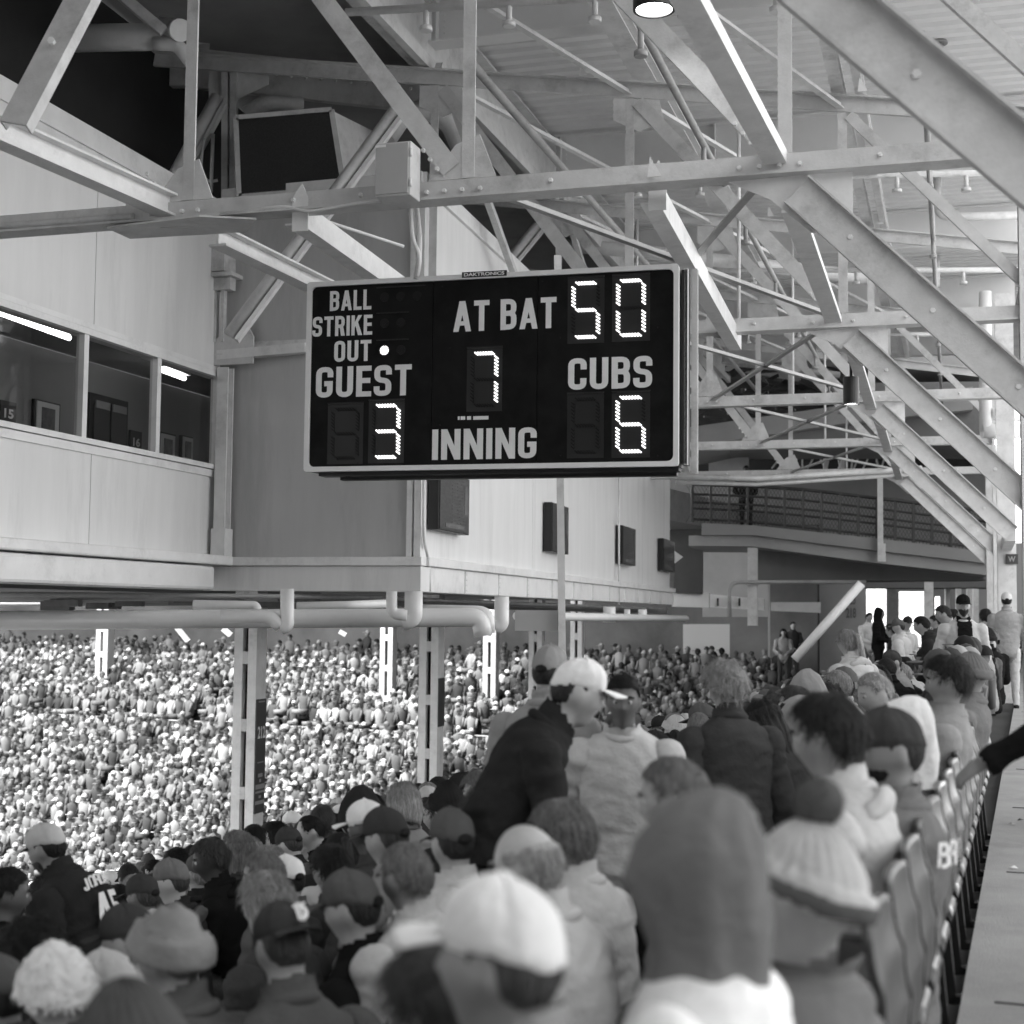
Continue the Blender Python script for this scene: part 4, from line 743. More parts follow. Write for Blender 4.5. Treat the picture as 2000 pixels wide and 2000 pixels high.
for i, (k, a, lb) in enumerate(((2, -1.2, 'hanger rod dropping from the second truss top'), (3, -1.2, 'hanger rod dropping from the third truss top'), (4, -1.2, 'hanger rod dropping from the fourth truss top'), (3, -3.7, 'hanger rod left on the third truss'), (5, -1.2, 'hanger rod on the fifth truss'))):
    m = MB(); m.cyl(T(k, a, ztop(a), .1), T(k, a, 4.8, .1), .022, 6); single('hanger_rod', m, STEEL2, lb, 'rod', 'hanger rods')
# joints and litter on the walkway
m = MB()
for i in range(9): m.box(L0+eR*(3.0+3.0*i)-nF*2.6+Z*.003, (5.0, .018, .004), (nF, eR, Z))
m.box(L0+eR*16-nF*.30+Z*.003, (.05, 30, .004), (nF, eR, Z))
tag(m.build('floor_joints', mat('joint_filler', .08, .9, .3, 4)), kind='structure')
rl_ = random.Random(9)
for i in range(9):
    p = L0+eR*rl_.uniform(4.5, 12)-nF*rl_.uniform(.1, .9); m = MB(); a = rl_.uniform(0, 6); d = Vector((math.cos(a), math.sin(a), 0)); e = d.cross(Z)
    m.add([p+d*.03+Z*.006, p+e*.02+Z*.02, p-d*.035+Z*.008, p-e*.022+Z*.012, p+Z*.016], [(0, 1, 4), (1, 2, 4), (2, 3, 4), (3, 0, 4)]); single('paper_scrap', m, [PRINT, GREYPR, BLACK][i % 3], ['small white', 'small grey', 'small dark'][i % 3]+' crumpled scrap lying on the walkway floor beside the seats', 'litter', 'scraps of litter on the walkway')

# more of the old roof frame: sway rods between the top chords, knee plates and conduit runs, dim ducts in the dark corner
for k in range(1, 5):
    for j, (a0, a1) in enumerate(((-4.9, -2.5), (-2.5, .0))):
        m = MB(); p, q = T(k, a0, ztop(a0)-.05), T(k+1, a1, ztop(a1)-.05); m.bar(p, q, .08, .014); m.bar(p+Z*.03, q+Z*.03, .014, .06)
        single('sway_brace', m, STEEL, 'thin sway brace under the deck in the %s bay, %s' % (['first', 'second', 'third', 'fourth'][k-1], ['left of the middle', 'right of the middle'][j]), 'brace', 'sway braces between the truss tops')
    if k == 1: continue
    m = MB(); m.bar(T(k, -4.95, 8.3), T(k+1, -4.95, 4.9), .09, .09); single('wall_brace', m, STEEL, 'slanting brace along the left line of posts in the %s bay' % ['first', 'second', 'third', 'fourth'][k-1], 'brace', 'slanting braces along the left posts')
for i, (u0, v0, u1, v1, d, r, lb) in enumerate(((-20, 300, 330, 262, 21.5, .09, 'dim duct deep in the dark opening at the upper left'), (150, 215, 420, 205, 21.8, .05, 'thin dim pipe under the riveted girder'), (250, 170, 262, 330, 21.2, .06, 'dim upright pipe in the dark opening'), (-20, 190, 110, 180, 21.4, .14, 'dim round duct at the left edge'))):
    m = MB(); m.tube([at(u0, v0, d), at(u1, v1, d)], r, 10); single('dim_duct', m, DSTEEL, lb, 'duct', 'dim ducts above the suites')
# ================================================================== people
CLOTH = [mat('cloth_%s' % n, g, .95, .10, 6, .9, 22, spec=.05) for n, g in (('black', .012), ('charcoal', .028), ('dark', .055), ('dim', .10), ('mid', .17), ('grey', .28), ('pale', .50), ('white', .82))]
TONE = ['black', 'charcoal', 'dark grey', 'dim grey', 'mid grey', 'grey', 'pale', 'white']
SKIN = [mat('skin_%s' % n, g, .5, .10, 14, .1, 120, spec=.35) for n, g in (('deep', .06), ('brown', .13), ('tan', .24), ('light', .34), ('pale', .44))]
HAIR = [mat('hair_%s' % n, g, .65, .55, 70, 1.0, 150, spec=.25, stretch=(1, 1, .22)) for n, g in (('black', .010), ('dark', .025), ('brown', .055), ('grey', .17), ('silver', .34), ('blond', .27))]
HT = ['black', 'dark', 'brown', 'grey', 'silver', 'blond']
def sst(x): x = np.clip(x, 0, 1); return x*x*(3-2*x)
def head_xyz(t, e):
    """Point of the head surface: t turns from the face towards the right ear, e is the elevation."""
    t = np.asarray(t, float); e = np.asarray(e, float); ta = np.abs((t+PI) % (2*PI)-PI)
    nx, ny, nz = np.sin(t)*np.cos(e), np.cos(t)*np.cos(e), np.sin(e)
    x, y, z = nx*.077, ny*.098, nz*np.where(nz > 0, .117, .128)
    low = sst(-nz*1.15); x = x*(1-.30*low); y = np.where(ny < 0, y*(1-.30*low), y*(1-.05*low))
    y = y - .010*sst(nz)*0 ; y = np.where(ny < 0, y*(1+.06*np.exp(-((e-.15)/.5)**2)), y)
    g = lambda tc, ec, wt, we: np.exp(-((ta-tc)/wt)**2-((e-ec)/we)**2)
    r = .022*g(0, -.16, .15, .13) + .012*g(0, .02, .12, .16) - .010*g(.38, .06, .17, .12) + .005*g(.3, .24, .4, .09) + .006*g(0, -.48, .28, .07) - .004*g(0, -.40, .3, .04) + .012*g(0, -.92, .35, .2) + .004*g(.65, -.12, .25, .25) - .005*g(.8, -.6, .4, .25)
    return np.stack([x+nx*r, y+ny*r, z+nz*r], -1), np.stack([nx, ny, nz], -1)
def grid_shell(mask, thick, nt=40, ne=22, e0=-1.3, nse=0.0, nf=30.0, disp=None, ripple=None, strands=0, sl=.035, wild=.35, sw=.0011):
    T_, E_ = np.meshgrid(np.linspace(-PI, PI, nt, endpoint=False), np.linspace(e0, PI/2-.02, ne), indexing='ij')
    P, N = head_xyz(T_, E_); m = mask(T_, E_); off = np.where(m > 0, -.004+m*(thick(T_, E_) if callable(thick) else thick), -.004)
    if ripple is not None: off = off+m*ripple(T_, E_)
    V = P+N*off[..., None]
    if nse:
        for i in range(nt):
            for j in range(ne):
                if m[i, j] > 0:
                    n = noise.noise(Vector(P[i, j])*nf)+.5*noise.noise(Vector(P[i, j])*nf*2.3); V[i, j] += N[i, j]*n*nse*m[i, j]
    vs = [tuple(V[i, j]) for i in range(nt) for j in range(ne)]; fs = []
    for i in range(nt):
        i2 = (i+1) % nt
        for j in range(ne-1):
            if max(m[i, j], m[i2, j], m[i, j+1], m[i2, j+1]) > 0: fs.append((i*ne+j, i2*ne+j, i2*ne+j+1, i*ne+j+1))
    vs.append((0, 0, float(V[:, -1, 2].mean()))); fs += [(i*ne+ne-1, ((i+1) % nt)*ne+ne-1, len(vs)-1) for i in range(nt) if m[i, -1] > 0]
    mb = MB().add(vs, fs, True); r = random.Random(4); cells = [(i, j) for i in range(nt) for j in range(ne) if m[i, j] > .35]; wts = [math.cos(E_[0, j])+.02 for i, j in cells]; top = Vector((0, -.03, .13))
    for i, j in (r.choices(cells, wts, k=strands) if strands and cells else ()):
        p = Vector(V[i, j]); n = Vector(N[i, j]); q = Vector(V[(i+1) % nt, j]); p = p.lerp(q, r.random())-n*.002; d = p-top; d = d-n*d.dot(n); d = (d.normalized() if d.length > 1e-4 else Vector((1, 0, 0)))+Vector((r.gauss(0, wild), r.gauss(0, wild), r.gauss(0, wild))); d = (d-n*d.dot(n)).normalized(); l = sl*r.uniform(.6, 1.4); s_ = d.cross(n).normalized()*sw; b = p+d*l*.5+n*(l*.10+.002); c = p+d*l*.95+n*(l*.06*(1+2*r.random()*wild))-Z*l*.12
        mb.add([p-s_, p+s_, b+s_*.9, b-s_*.9, c], [(0, 1, 2, 3), (3, 2, 4)], True)
    return mb
def line(xs, ys): return lambda t: np.interp(np.abs((t+PI) % (2*PI)-PI), xs, ys)
HL = line([0, .8, 1.15, 1.32, 1.4, 1.5, 1.6, 1.75, 1.92, 2.4, PI], [.66, .60, .46, .22, .08, .12, .20, .14, -.25, -.52, -.55])
CL = line([0, .8, 1.6, 2.4, PI], [.30, .29, .27, .10, .04])
BL = line([0, .8, 1.6, 2.4, PI], [.30, .18, -.10, -.28, -.30])
def mk(line_, w=.12): return lambda t, e: sst((e-line_(t))/w)
WEAR = {}
def wear(kind):
    """Hair and hats in head coordinates, one mesh (or more) per kind: list of (name, mesh builder, role)."""
    if kind in WEAR: return WEAR[kind]
    out = []
    if kind in ('short', 'receding', 'curly', 'thick', 'long', 'pony', 'bun', 'fringe', 'bob'):
        th, ns, nf = {'short': (.013, .004, 60), 'receding': (.010, .003, 60), 'curly': (.046, .022, 34), 'thick': (.026, .009, 28), 'long': (.026, .006, 26), 'pony': (.018, .004, 40), 'bun': (.02, .004, 40), 'fringe': (.010, .003, 60), 'bob': (.03, .006, 26)}[kind]
        mm = mk(HL)
        if kind == 'receding': mm = lambda t, e: mk(HL)(t, e)*sst((np.abs((t+PI) % (2*PI)-PI)-.9+.9*(e > 1.1))/.6)
        if kind == 'fringe': mm = lambda t, e: mk(HL)(t, e)*sst((.55-e)/.25)*sst((np.abs((t+PI) % (2*PI)-PI)-1.0)/.4)
        b = grid_shell(mm, th, 44, 24, -1.1, ns, nf, None, None, 1500, {'short': .022, 'receding': .02, 'fringe': .02, 'curly': .05, 'thick': .045}.get(kind, .05), {'curly': 1.1, 'short': .45, 'thick': .4}.get(kind, .2), .0014)
        if kind in ('long', 'bob'):
            L_ = .30 if kind == 'long' else .17; na, nz = 34, 9; cv = []
            for side in (0, 1):
                for i in range(na):
                    a = PI-1.75+3.5*i/(na-1)
                    for j in range(nz):
                        f = j/(nz-1); z = .06-(L_+.06+.02*noise.noise(Vector((a*3, 0, 1)))*f)*f; r_ = .006*math.sin(a*17+2*noise.noise(Vector((a*5, z*8, 0))))+.006*noise.noise(Vector((a*4, z*14, 3))); k_ = (.022+.008*math.sin(f*PI))*(1-side*.9)-.008*side
                        fl_ = 1-.20*sst(f*1.2-.5); cv.append(Vector((math.sin(a)*(.080+k_+r_)*fl_, math.cos(a)*(.098+k_+r_)*fl_-.03*f, z)))
            o_ = na*nz; cf = []
            for i in range(na-1):
                for j in range(nz-1): q = i*nz+j; cf += [(q, q+1, q+nz+1, q+nz), (o_+q, o_+q+nz, o_+q+nz+1, o_+q+1)]
            for i in range(na-1): cf.append((i*nz+nz-1, o_+i*nz+nz-1, o_+(i+1)*nz+nz-1, (i+1)*nz+nz-1))
            for j in range(nz-1): cf += [(j, o_+j, o_+j+1, j+1), ((na-1)*nz+j, (na-1)*nz+j+1, o_+(na-1)*nz+j+1, o_+(na-1)*nz+j)]
            b.add(cv, cf, True)
        if kind == 'pony': b.tube([Vector((0, -.10, .05)), Vector((0, -.135, .03)), Vector((0, -.15, -.06)), Vector((.01, -.14, -.18)), Vector((.01, -.13, -.26))], .03, 9)
        if kind == 'bun': b.sph((0, -.115, .075), .045, 12, 8)
        out.append(('hair', b, 'hair'))
    elif kind in ('cap', 'backcap', 'gapcap', 'flatcap'):
        ripple = lambda t, e: -.005*np.exp(-((((t+PI/6) % (PI/3))-PI/6)/.06)**2)+.006*sst((e-.4)/.5)*(np.cos(t) > 0)
        c = grid_shell(mk(CL, .05), (lambda t, e: .014+.012*sst((e-.2)/.6)), 48, 20, -.4, .002, 20, None, ripple)
        c.sph((0, 0, .142), .008, 8, 5)
        bm_ = MB(); n = 13; k = 5; vs = []
        for s_ in (0, .005):
            for i in range(n):
                t = -.85+1.7*i/(n-1); P, N = head_xyz(t, .30-.01*abs(t)); r0 = Vector(P)+Vector(N)*.012
                for j in range(k+1):
                    f = j/k; ln = .078*math.cos(t*1.05)**.6
                    vs.append(r0+Vector((math.sin(t)*.012*f, ln*f+.004*f, -.006*f*f-.016*abs(t)**1.6*f+s_)))
        W_ = k+1; o = n*W_; fs = []
        for i in range(n-1):
            for j in range(k):
                a = i*W_+j; fs += [(a, a+1, a+W_+1, a+W_), (o+a, o+a+W_, o+a+W_+1, o+a+1)]
        for i in range(n-1): a = i*W_+k; fs.append((a, o+a, o+a+W_, a+W_))
        for j in range(k): fs += [(j, o+j, o+j+1, j+1), ((n-1)*W_+j, (n-1)*W_+j+1, o+(n-1)*W_+j+1, o+(n-1)*W_+j)]
        bm_.add(vs, fs, True); out = [('cap', c, 'hat'), ('brim', bm_, 'sub')]
        if kind in ('cap', 'gapcap', 'backcap'): out.append(('hair', grid_shell(lambda t, e: mk(HL)(t, e)*(e < .35), .009, 40, 20, -1.1, .002, 60), 'hair'))
        if kind == 'gapcap': out.append(('strap_gap', grid_shell(lambda t, e: sst(1.4-(((np.abs(t)-PI)/.42)**2+((e-.13)/.17)**2)), .0215, 60, 40, -.2), 'gap'))
    elif kind == 'cuffed':
        b = grid_shell(mk(BL, .04), (lambda t, e: .016+.020*(e < BL(t)+.62)+.012*sst((e-.5)/.6)*(1+.4*np.cos(t-2.4))), 80, 34, -.6, .006, 14, None, lambda t, e: .006*np.sin(e*6+2*np.sin(t*2))*(e > .75)*(e < 1.45)+.0015*np.cos(t*40)); out.append(('hat', b, 'hat')); out.append(('hair', grid_shell(lambda t, e: mk(HL)(t, e)*(e < .3), .008, 40, 20, -1.1, .002, 60), 'hair'))
    elif kind in ('beanie', 'pom', 'fur'):
        fur = kind == 'fur'
        rp = (lambda t, e: .0035*np.cos(t*26)*(e > .15)) if not fur else None
        b = grid_shell(mk(BL, .04), (lambda t, e: .020+.016*(e < BL(t)+.42)*(not fur)+.012*sst(e-.6)+fur*.02), 80, 30, -.6, .012 if fur else .0015, 55 if fur else 30, None, rp, 2600 if fur else 500, .022 if fur else .006, 1.2, .0012 if fur else .0005)
        out.append(('hat', b, 'hat'))
        if kind == 'pom':
            out.append(('cuff', grid_shell(lambda t, e: sst((e-BL(t))/.05)*sst((BL(t)+.30-e)/.06), .042, 80, 40, -.6, .0015, 40, None, lambda t, e: .002*np.cos(t*40)), 'pom'))
            p = MB(); p.sph((0, -.015, .175), .046, 18, 12)
            p.v = [tuple(Vector(v)+(Vector(v)-Vector((0, -.015, .175))).normalized()*noise.noise(Vector(v)*90)*.006) for v in p.v]; r = random.Random(2); cc = Vector((0, -.015, .175))
            for _ in range(900):
                d = Vector((r.gauss(0, 1), r.gauss(0, 1), r.gauss(0, 1))).normalized(); s_ = d.orthogonal().normalized()*.0016; e = (d+Vector((r.gauss(0, .25), r.gauss(0, .25), r.gauss(0, .25)))).normalized(); p.add([cc+d*.038-s_, cc+d*.038+s_, cc+d*.038+e*r.uniform(.012, .022)], [(0, 1, 2)])
            out.append(('pompom', p, 'pom'))
    elif kind == "hood":
        zs = [-.20, -.165, -.125, -.07, .01, .07, .115, .150, .168]; rx = [.130, .120, .112, .120, .126, .120, .098, .062, .02]; ry = [.125, .118, .116, .130, .138, .130, .104, .064, .02]; yo = [-.02, -.03, -.03, -.022, -.016, -.016, -.03, -.05, -.06]
        op = [.0, .25, .62, .80, .85, .75, .5, 0, 0]; n = 40; vs = []; fs = []
        for i, z in enumerate(zs):
            for j in range(n):
                t = 2*PI*j/n; q = Vector((math.sin(t)*rx[i], math.cos(t)*ry[i]+yo[i], z)); q += Vector((math.sin(t), math.cos(t), 0))*((.014*noise.noise(q*12)+.012*noise.noise(Vector((q.x*9+q.z*14, q.y*9, q.z*26)))+.008*math.sin(t*7+z*25+3*noise.noise(q*9)))*min(1, (.19-z)*9)*min(1, max(0, (z+.20)*9)+.1)+.006*math.exp(-((abs(t-PI))/.05)**2)); vs.append(q)
        for i in range(len(zs)-1):
            for j in range(n):
                t = abs((2*PI*(j+.5)/n+PI) % (2*PI)-PI)
                if t < (op[i]+op[i+1])/2: continue
                fs.append((i*n+j, i*n+(j+1) % n, (i+1)*n+(j+1) % n, (i+1)*n+j))
        fs.append(tuple((len(zs)-1)*n+j for j in range(n))); h = MB().add(vs, fs, True); out.append(('hood', h, 'hat'))
        out.append(('hair', grid_shell(mk(HL), .012, 40, 20, -1.1, .003, 60), 'hair'))
    elif kind == 'fedora':
        h = MB(); n = 40; rings = []
        prof = [(.148, .030, 1), (.135, .020, 1), (.105, .022, 1), (.097, .03, 0), (.094, .07, 0), (.088, .115, 0), (.074, .138, 0), (.045, .135, 0), (.012, .118, 0)]
        for r_, z_, br in prof:
            for j in range(n):
                t = 2*PI*j/n; c_, s_ = math.cos(t), math.sin(t); z = z_
                if br: z += .028*sst(-c_*.9)*(r_-.1)/.05 - .012*sst(c_)*(r_-.1)/.05 + .008*abs(s_)*(r_-.1)/.05
                sx = .86 if not br else .92; x, y = s_*r_*sx, c_*r_*(1.14 if not br else 1.05)
                if z_ > .1: x *= 1-.22*sst(c_); z += -.014*math.exp(-(x/.02)**2)*(z_ > .12)
                rings.append(Vector((x, y-.004, z+.01)))
        fs = [(i*n+j, i*n+(j+1) % n, (i+1)*n+(j+1) % n, (i+1)*n+j) for i in range(len(prof)-1) for j in range(n)]; fs.append(tuple((len(prof)-1)*n+j for j in range(n)))
        h.add(rings, fs, True); out.append(('hat', h, 'hat'))
        b = MB(); bv = []; 
        for z in (.041, .062):
            for j in range(n): t = 2*PI*j/n; r_ = .0985-.02*(z-.04); bv.append(Vector((math.sin(t)*r_*.87, math.cos(t)*r_*1.15-.004, z)))
        b.add(bv, [(j, (j+1) % n, n+(j+1) % n, n+j) for j in range(n)], True); out.append(('hat_band', b, 'gap')); out.append(('hair', grid_shell(lambda t, e: mk(HL)(t, e)*(e < .35), .009, 40, 20, -1.1, .002, 60), 'hair'))
    WEAR[kind] = [(nm, b.mesh(kind+'_'+nm), role) for nm, b, role in out]; return WEAR[kind]
# ------------------------------------------------------------------ bodies
def seg_d(P, a, b):
    a, b = np.array(a), np.array(b); ab = b-a; t = np.clip(((P-a)@ab)/max(ab@ab, 1e-9), 0, 1); return np.linalg.norm(P-(a+t[:, None]*ab), axis=1)
def hand(mb, w, d, nrm, curl=.5, r=.0088):
    """Palm, four unequal fingers and a thumb at wrist w, pointing along d, palm facing nrm."""
    d = d.normalized(); nrm = (nrm-d*nrm.dot(d)).normalized(); s = d.cross(nrm)
    for k in (-1.5, -.5, .5, 1.5):
        mb.cyl(w+s*(k*.012), w+d*.085+s*(k*.019), .014, 8, .011)
        base = w+d*.085+s*(k*.020); L_ = (.078, .086, .080, .062)[int(k+1.5)]; p = base; a = curl*.5
        for f in (.45, .32, .23):
            dd = d*math.cos(a)+nrm*math.sin(a); q = p+dd*(L_*f); mb.cyl(p, q, r, 8, r*.95); mb.sph(q, r*.97, 8, 5); p = q; a += curl*.75
    p = w+d*.025-s*.03; q = p-s*.028+d*.035+nrm*.012; e = q+d*.034+nrm*.014; mb.cyl(w+d*.02-s*.012, p, .014, 8, .0125); mb.cyl(p, q, .0115, 8, .010); mb.sph(q, .0102, 8, 5); mb.cyl(q, e, .010, 8, .0085); mb.sph(e, .0088, 8, 5)
def make_body(kind='sit', lean=8, hyaw=0, hpitch=5, htilt=0, arms='lap', voxel=.022, stout=1.0, sleeve='long', puff=.024, legs=None, tall=1.0, quilt=0, wr=.014):
    mb = MB(); segs = []          # segs: (a, b, ra, rb, tag)
    pz = .50 if kind == 'sit' else .94*tall; pel = Vector((0, 0, pz)); Mt = Matrix.Translation(pel) @ Matrix.Rotation(-R(lean), 4, 'X')
    tp = lambda x, y, z: Mt @ Vector((x, y, z))
    rings = [(-.10, .14, .11, 0), (-.02, .172, .125, 0), (.12, .162, .12, 0), (.28, .172, .12, 0), (.42, .188, .122, -.006), (.50, .175, .108, -.012), (.548, .125, .088, -.012), (.585, .073, .07, -.004), (.625, .058, .062, .008), (.70, .055, .06, .018)]
    n = 20; vs = []; fs = []
    for z, rx, ry, yo in rings:
        st_ = stout if z < .5 else 1+(stout-1)*.3
        for j in range(n): a = 2*PI*j/n; vs.append(tp(math.cos(a)*rx*st_, math.sin(a)*ry*st_+yo, z))
    for i in range(len(rings)-1): fs += [(i*n+j, i*n+(j+1) % n, (i+1)*n+(j+1) % n, (i+1)*n+j) for j in range(n)]
    fs += [tuple(range(n-1, -1, -1)), tuple(range((len(rings)-1)*n, len(rings)*n))]; mb.add(vs, fs)
    for (z, rx, ry, yo), (z2, rx2, ry2, yo2) in zip(rings[:7], rings[1:7]): segs.append((tp(0, yo, z), tp(0, yo2, z2), .14, .14, 1))
    segs.append((tp(0, 0, .60), tp(0, .015, .70), .05, .05, 0)); segs.append((tp(-.08, 0, .5), tp(.08, 0, .5), .09, .09, 1))
    Mh = Mt @ Matrix.Translation((0, .028, .748)) @ Matrix.Rotation(R(hyaw), 4, 'Z') @ Matrix.Rotation(R(lean*.6-hpitch), 4, 'X') @ Matrix.Rotation(R(htilt), 4, 'Y')
    nt, ne = 40, 26; T_, E_ = np.meshgrid(np.linspace(-PI, PI, nt, endpoint=False), np.linspace(-PI/2+.06, PI/2-.06, ne), indexing='ij'); P, N = head_xyz(T_, E_)
    vs = [Mh @ Vector(P[i, j]) for i in range(nt) for j in range(ne)]+[Mh @ Vector((0, 0, -.128)), Mh @ Vector((0, 0, .117))]
    fs = [(i*ne+j, ((i+1) % nt)*ne+j, ((i+1) % nt)*ne+j+1, i*ne+j+1) for i in range(nt) for j in range(ne-1)]+[(i*ne, nt*ne, ((i+1) % nt)*ne) for i in range(nt)]+[(i*ne+ne-1, ((i+1) % nt)*ne+ne-1, nt*ne+1) for i in range(nt)]
    mb.add(vs, fs); hc = Mh @ Vector((0, 0, 0)); segs.append((Mh @ Vector((0, 0, .02)), Mh @ Vector((0, .01, -.07)), .09, .07, 0))
    for sg in (-1, 1):                                     # ears
        e = MB(); e.sph((0, 0, 0), 1, 10, 7); mb.add([Mh @ Vector((sg*(.079+v[0]*.009+abs(v[1])*.004), -.012+v[1]*.020-.006*v[2]*0, -.004+v[2]*.033)) for v in e.v], e.f)
    arm = {'lap': [((.205, 0, .465), (.27, .09, .19), (.12, .30, .10))]*2, 'knees': [((.205, 0, .465), (.27, .16, .20), (.15, .40, .14))]*2, 'down': [((.205, 0, .465), (.255, -.02, .16), (.25, .06, -.09))]*2,
           'fold': [((.205, 0, .465), (.26, .05, .19), (.02, .20, .22))]*2, 'pocket': [((.205, 0, .465), (.29, -.06, .18), (.19, .12, .02))]*2, 'phone': [((.205, 0, .465), (.25, .08, .20), (.10, .25, .36)), ((.205, 0, .465), (.27, .09, .19), (.12, .30, .10))]}
    A = arm[arms] if isinstance(arms, str) else arms
    for sg, (S_, E2, W_) in zip((1, -1), A):
        f = lambda q: (tp(q[0]*sg, q[1], q[2]) if len(q) == 3 else Vector(q[:3]))
        s, e, w_ = f(S_), f(E2), f(W_); up = stout
        mb.sph(s, .066*up, 10, 8); mb.cyl(s, e, .058*up, 12, .045*up); mb.sph(e, .045*up, 10, 7); mb.cyl(e, w_, .043*up, 12, .029); mb.sph(w_, .029, 8, 6)
        segs += [(s, e, .056, .045, 1), (e, w_, .045, .03, 1 if sleeve == 'long' else 0)]
        d = (w_-e).normalized(); nr = Vector((-sg*.6, 0, -1)) if abs(d.z) < .7 else Vector((-sg, .2, 0)); hand(mb, w_, d, nr, .55)
        segs.append((w_+d*.02, w_+d*.18, .04, .03, 0))
    if legs is None:
        legs = [((.10, .03, pz-.02), (.14, .46, .52), (.13, .44, .09)), ((-.10, .03, pz-.02), (-.14, .46, .52), (-.13, .44, .09))] if kind == 'sit' else [((.095, 0, pz-.05), (.11, .02, .50*tall), (.12, -.02, .09)), ((-.095, 0, pz-.05), (-.11, .03, .50*tall), (-.13, .0, .09))]
    for h, k, a in legs:
        h, k, a = Vector(h), Vector(k), Vector(a); mb.sph(h, .095*stout, 10, 8); mb.cyl(h, k, .093*stout, 12, .062); mb.sph(k, .062, 10, 7); mb.cyl(k, a, .06, 12, .043); mb.sph(a, .045, 8, 6)
        t = a+Vector((.01 if a.x > 0 else -.01, .16, -.05)); mb.cyl(a+Vector((0, -.03, -.045)), t, .045, 10, .036); mb.sph(t, .037, 8, 6); mb.sph(a+Vector((0, -.03, -.045)), .044, 8, 6)
        segs += [(h, k, .09, .062, 2), (k, a, .06, .045, 2), (a+Vector((0, -.03, -.05)), t, .05, .045, 3)]
    me = mb.mesh('body_src'); o = bpy.data.objects.new('tmp', me); COL.objects.link(o)
    rm = o.modifiers.new('r', 'REMESH'); rm.mode = 'VOXEL'; rm.voxel_size = voxel; rm.use_smooth_shade = True
    sm = o.modifiers.new('s', 'SMOOTH'); sm.factor = .5; sm.iterations = 2 if voxel > .015 else 4
    bpy.context.view_layer.update(); body = bpy.data.meshes.new_from_object(o.evaluated_get(bpy.context.evaluated_depsgraph_get())); bpy.data.objects.remove(o); bpy.data.meshes.remove(me)
    nv = len(body.vertices); V = np.empty(nv*3); body.vertices.foreach_get('co', V); V = V.reshape(-1, 3); Nn = np.empty(nv*3); body.vertices.foreach_get('normal', Nn); Nn = Nn.reshape(-1, 3)
    D = np.stack([seg_d(V, a, b)-(ra+rb)/2 for a, b, ra, rb, tg in segs]); tg = np.array([s[4] for s in segs])[D.argmin(0)]
    fl = [list(p.vertices) for p in body.polygons]; ft = np.array([max(tg[f]) if tg[f].min() > 0 else 0 for f in fl])
    for i in range(4): body.materials.append(None)
    body.polygons.foreach_set('material_index', ft.astype(np.int32)); body.polygons.foreach_set('use_smooth', [True]*len(fl)); body.update()
    def garment(sel, off):
        keep = [f for f, t in zip(fl, ft) if t in sel]; idx = sorted({i for f in keep for i in f}); mp = {a: b for b, a in enumerate(idx)}; vs = []
        zh = pz-.06
        for i in idx:
            p = Vector(V[i]); k = off+wr*(.45*noise.noise(Vector((p.x*5+p.z*3, p.y*5, p.z*6)))+.5*(1-3*abs(noise.noise(Vector((p.x*9-p.z*7, p.y*9+p.z*5, p.z*13))))))+.012*math.exp(-((p.z-zh)/.05)**2)
            if quilt: k += quilt*abs(math.sin(p.z*PI/.085))
            vs.append(V[i]+Nn[i]*k)
        fs2 = [tuple(mp[i] for i in f) for f in keep]
        if 1 in sel:                                       # a rolled collar round the neck
            c = MB(); c.tube([Mt @ Vector((math.cos(a)*.076, math.sin(a)*.076-.002+.006*math.sin(a), .588-.014*math.sin(a))) for a in np.linspace(0, 2*PI, 22)], .023, 8); o_ = len(vs); vs += [np.array(v) for v in c.v]; fs2 += [tuple(i+o_ for i in f) for f in c.f]
        m = bpy.data.meshes.new('garment'); m.from_pydata([tuple(v) for v in vs], [], fs2); m.polygons.foreach_set('use_smooth', [True]*len(fs2)); m.materials.append(None); m.update(); return m
    return dict(body=body, top=garment((1,), puff), legs=garment((2,), .008), Mh=Mh, Mt=Mt, hc=hc)
def setm(o, *ms):
    for i, m in enumerate(ms): o.material_slots[i].link = 'OBJECT'; o.material_slots[i].material = m
def child(nm, me, par, M=None):
    if not me.materials: me.materials.append(None)
    o = bpy.data.objects.new(nm, me); COL.objects.link(o); o.parent = par
    if M is not None: o.matrix_basis = M
    return o
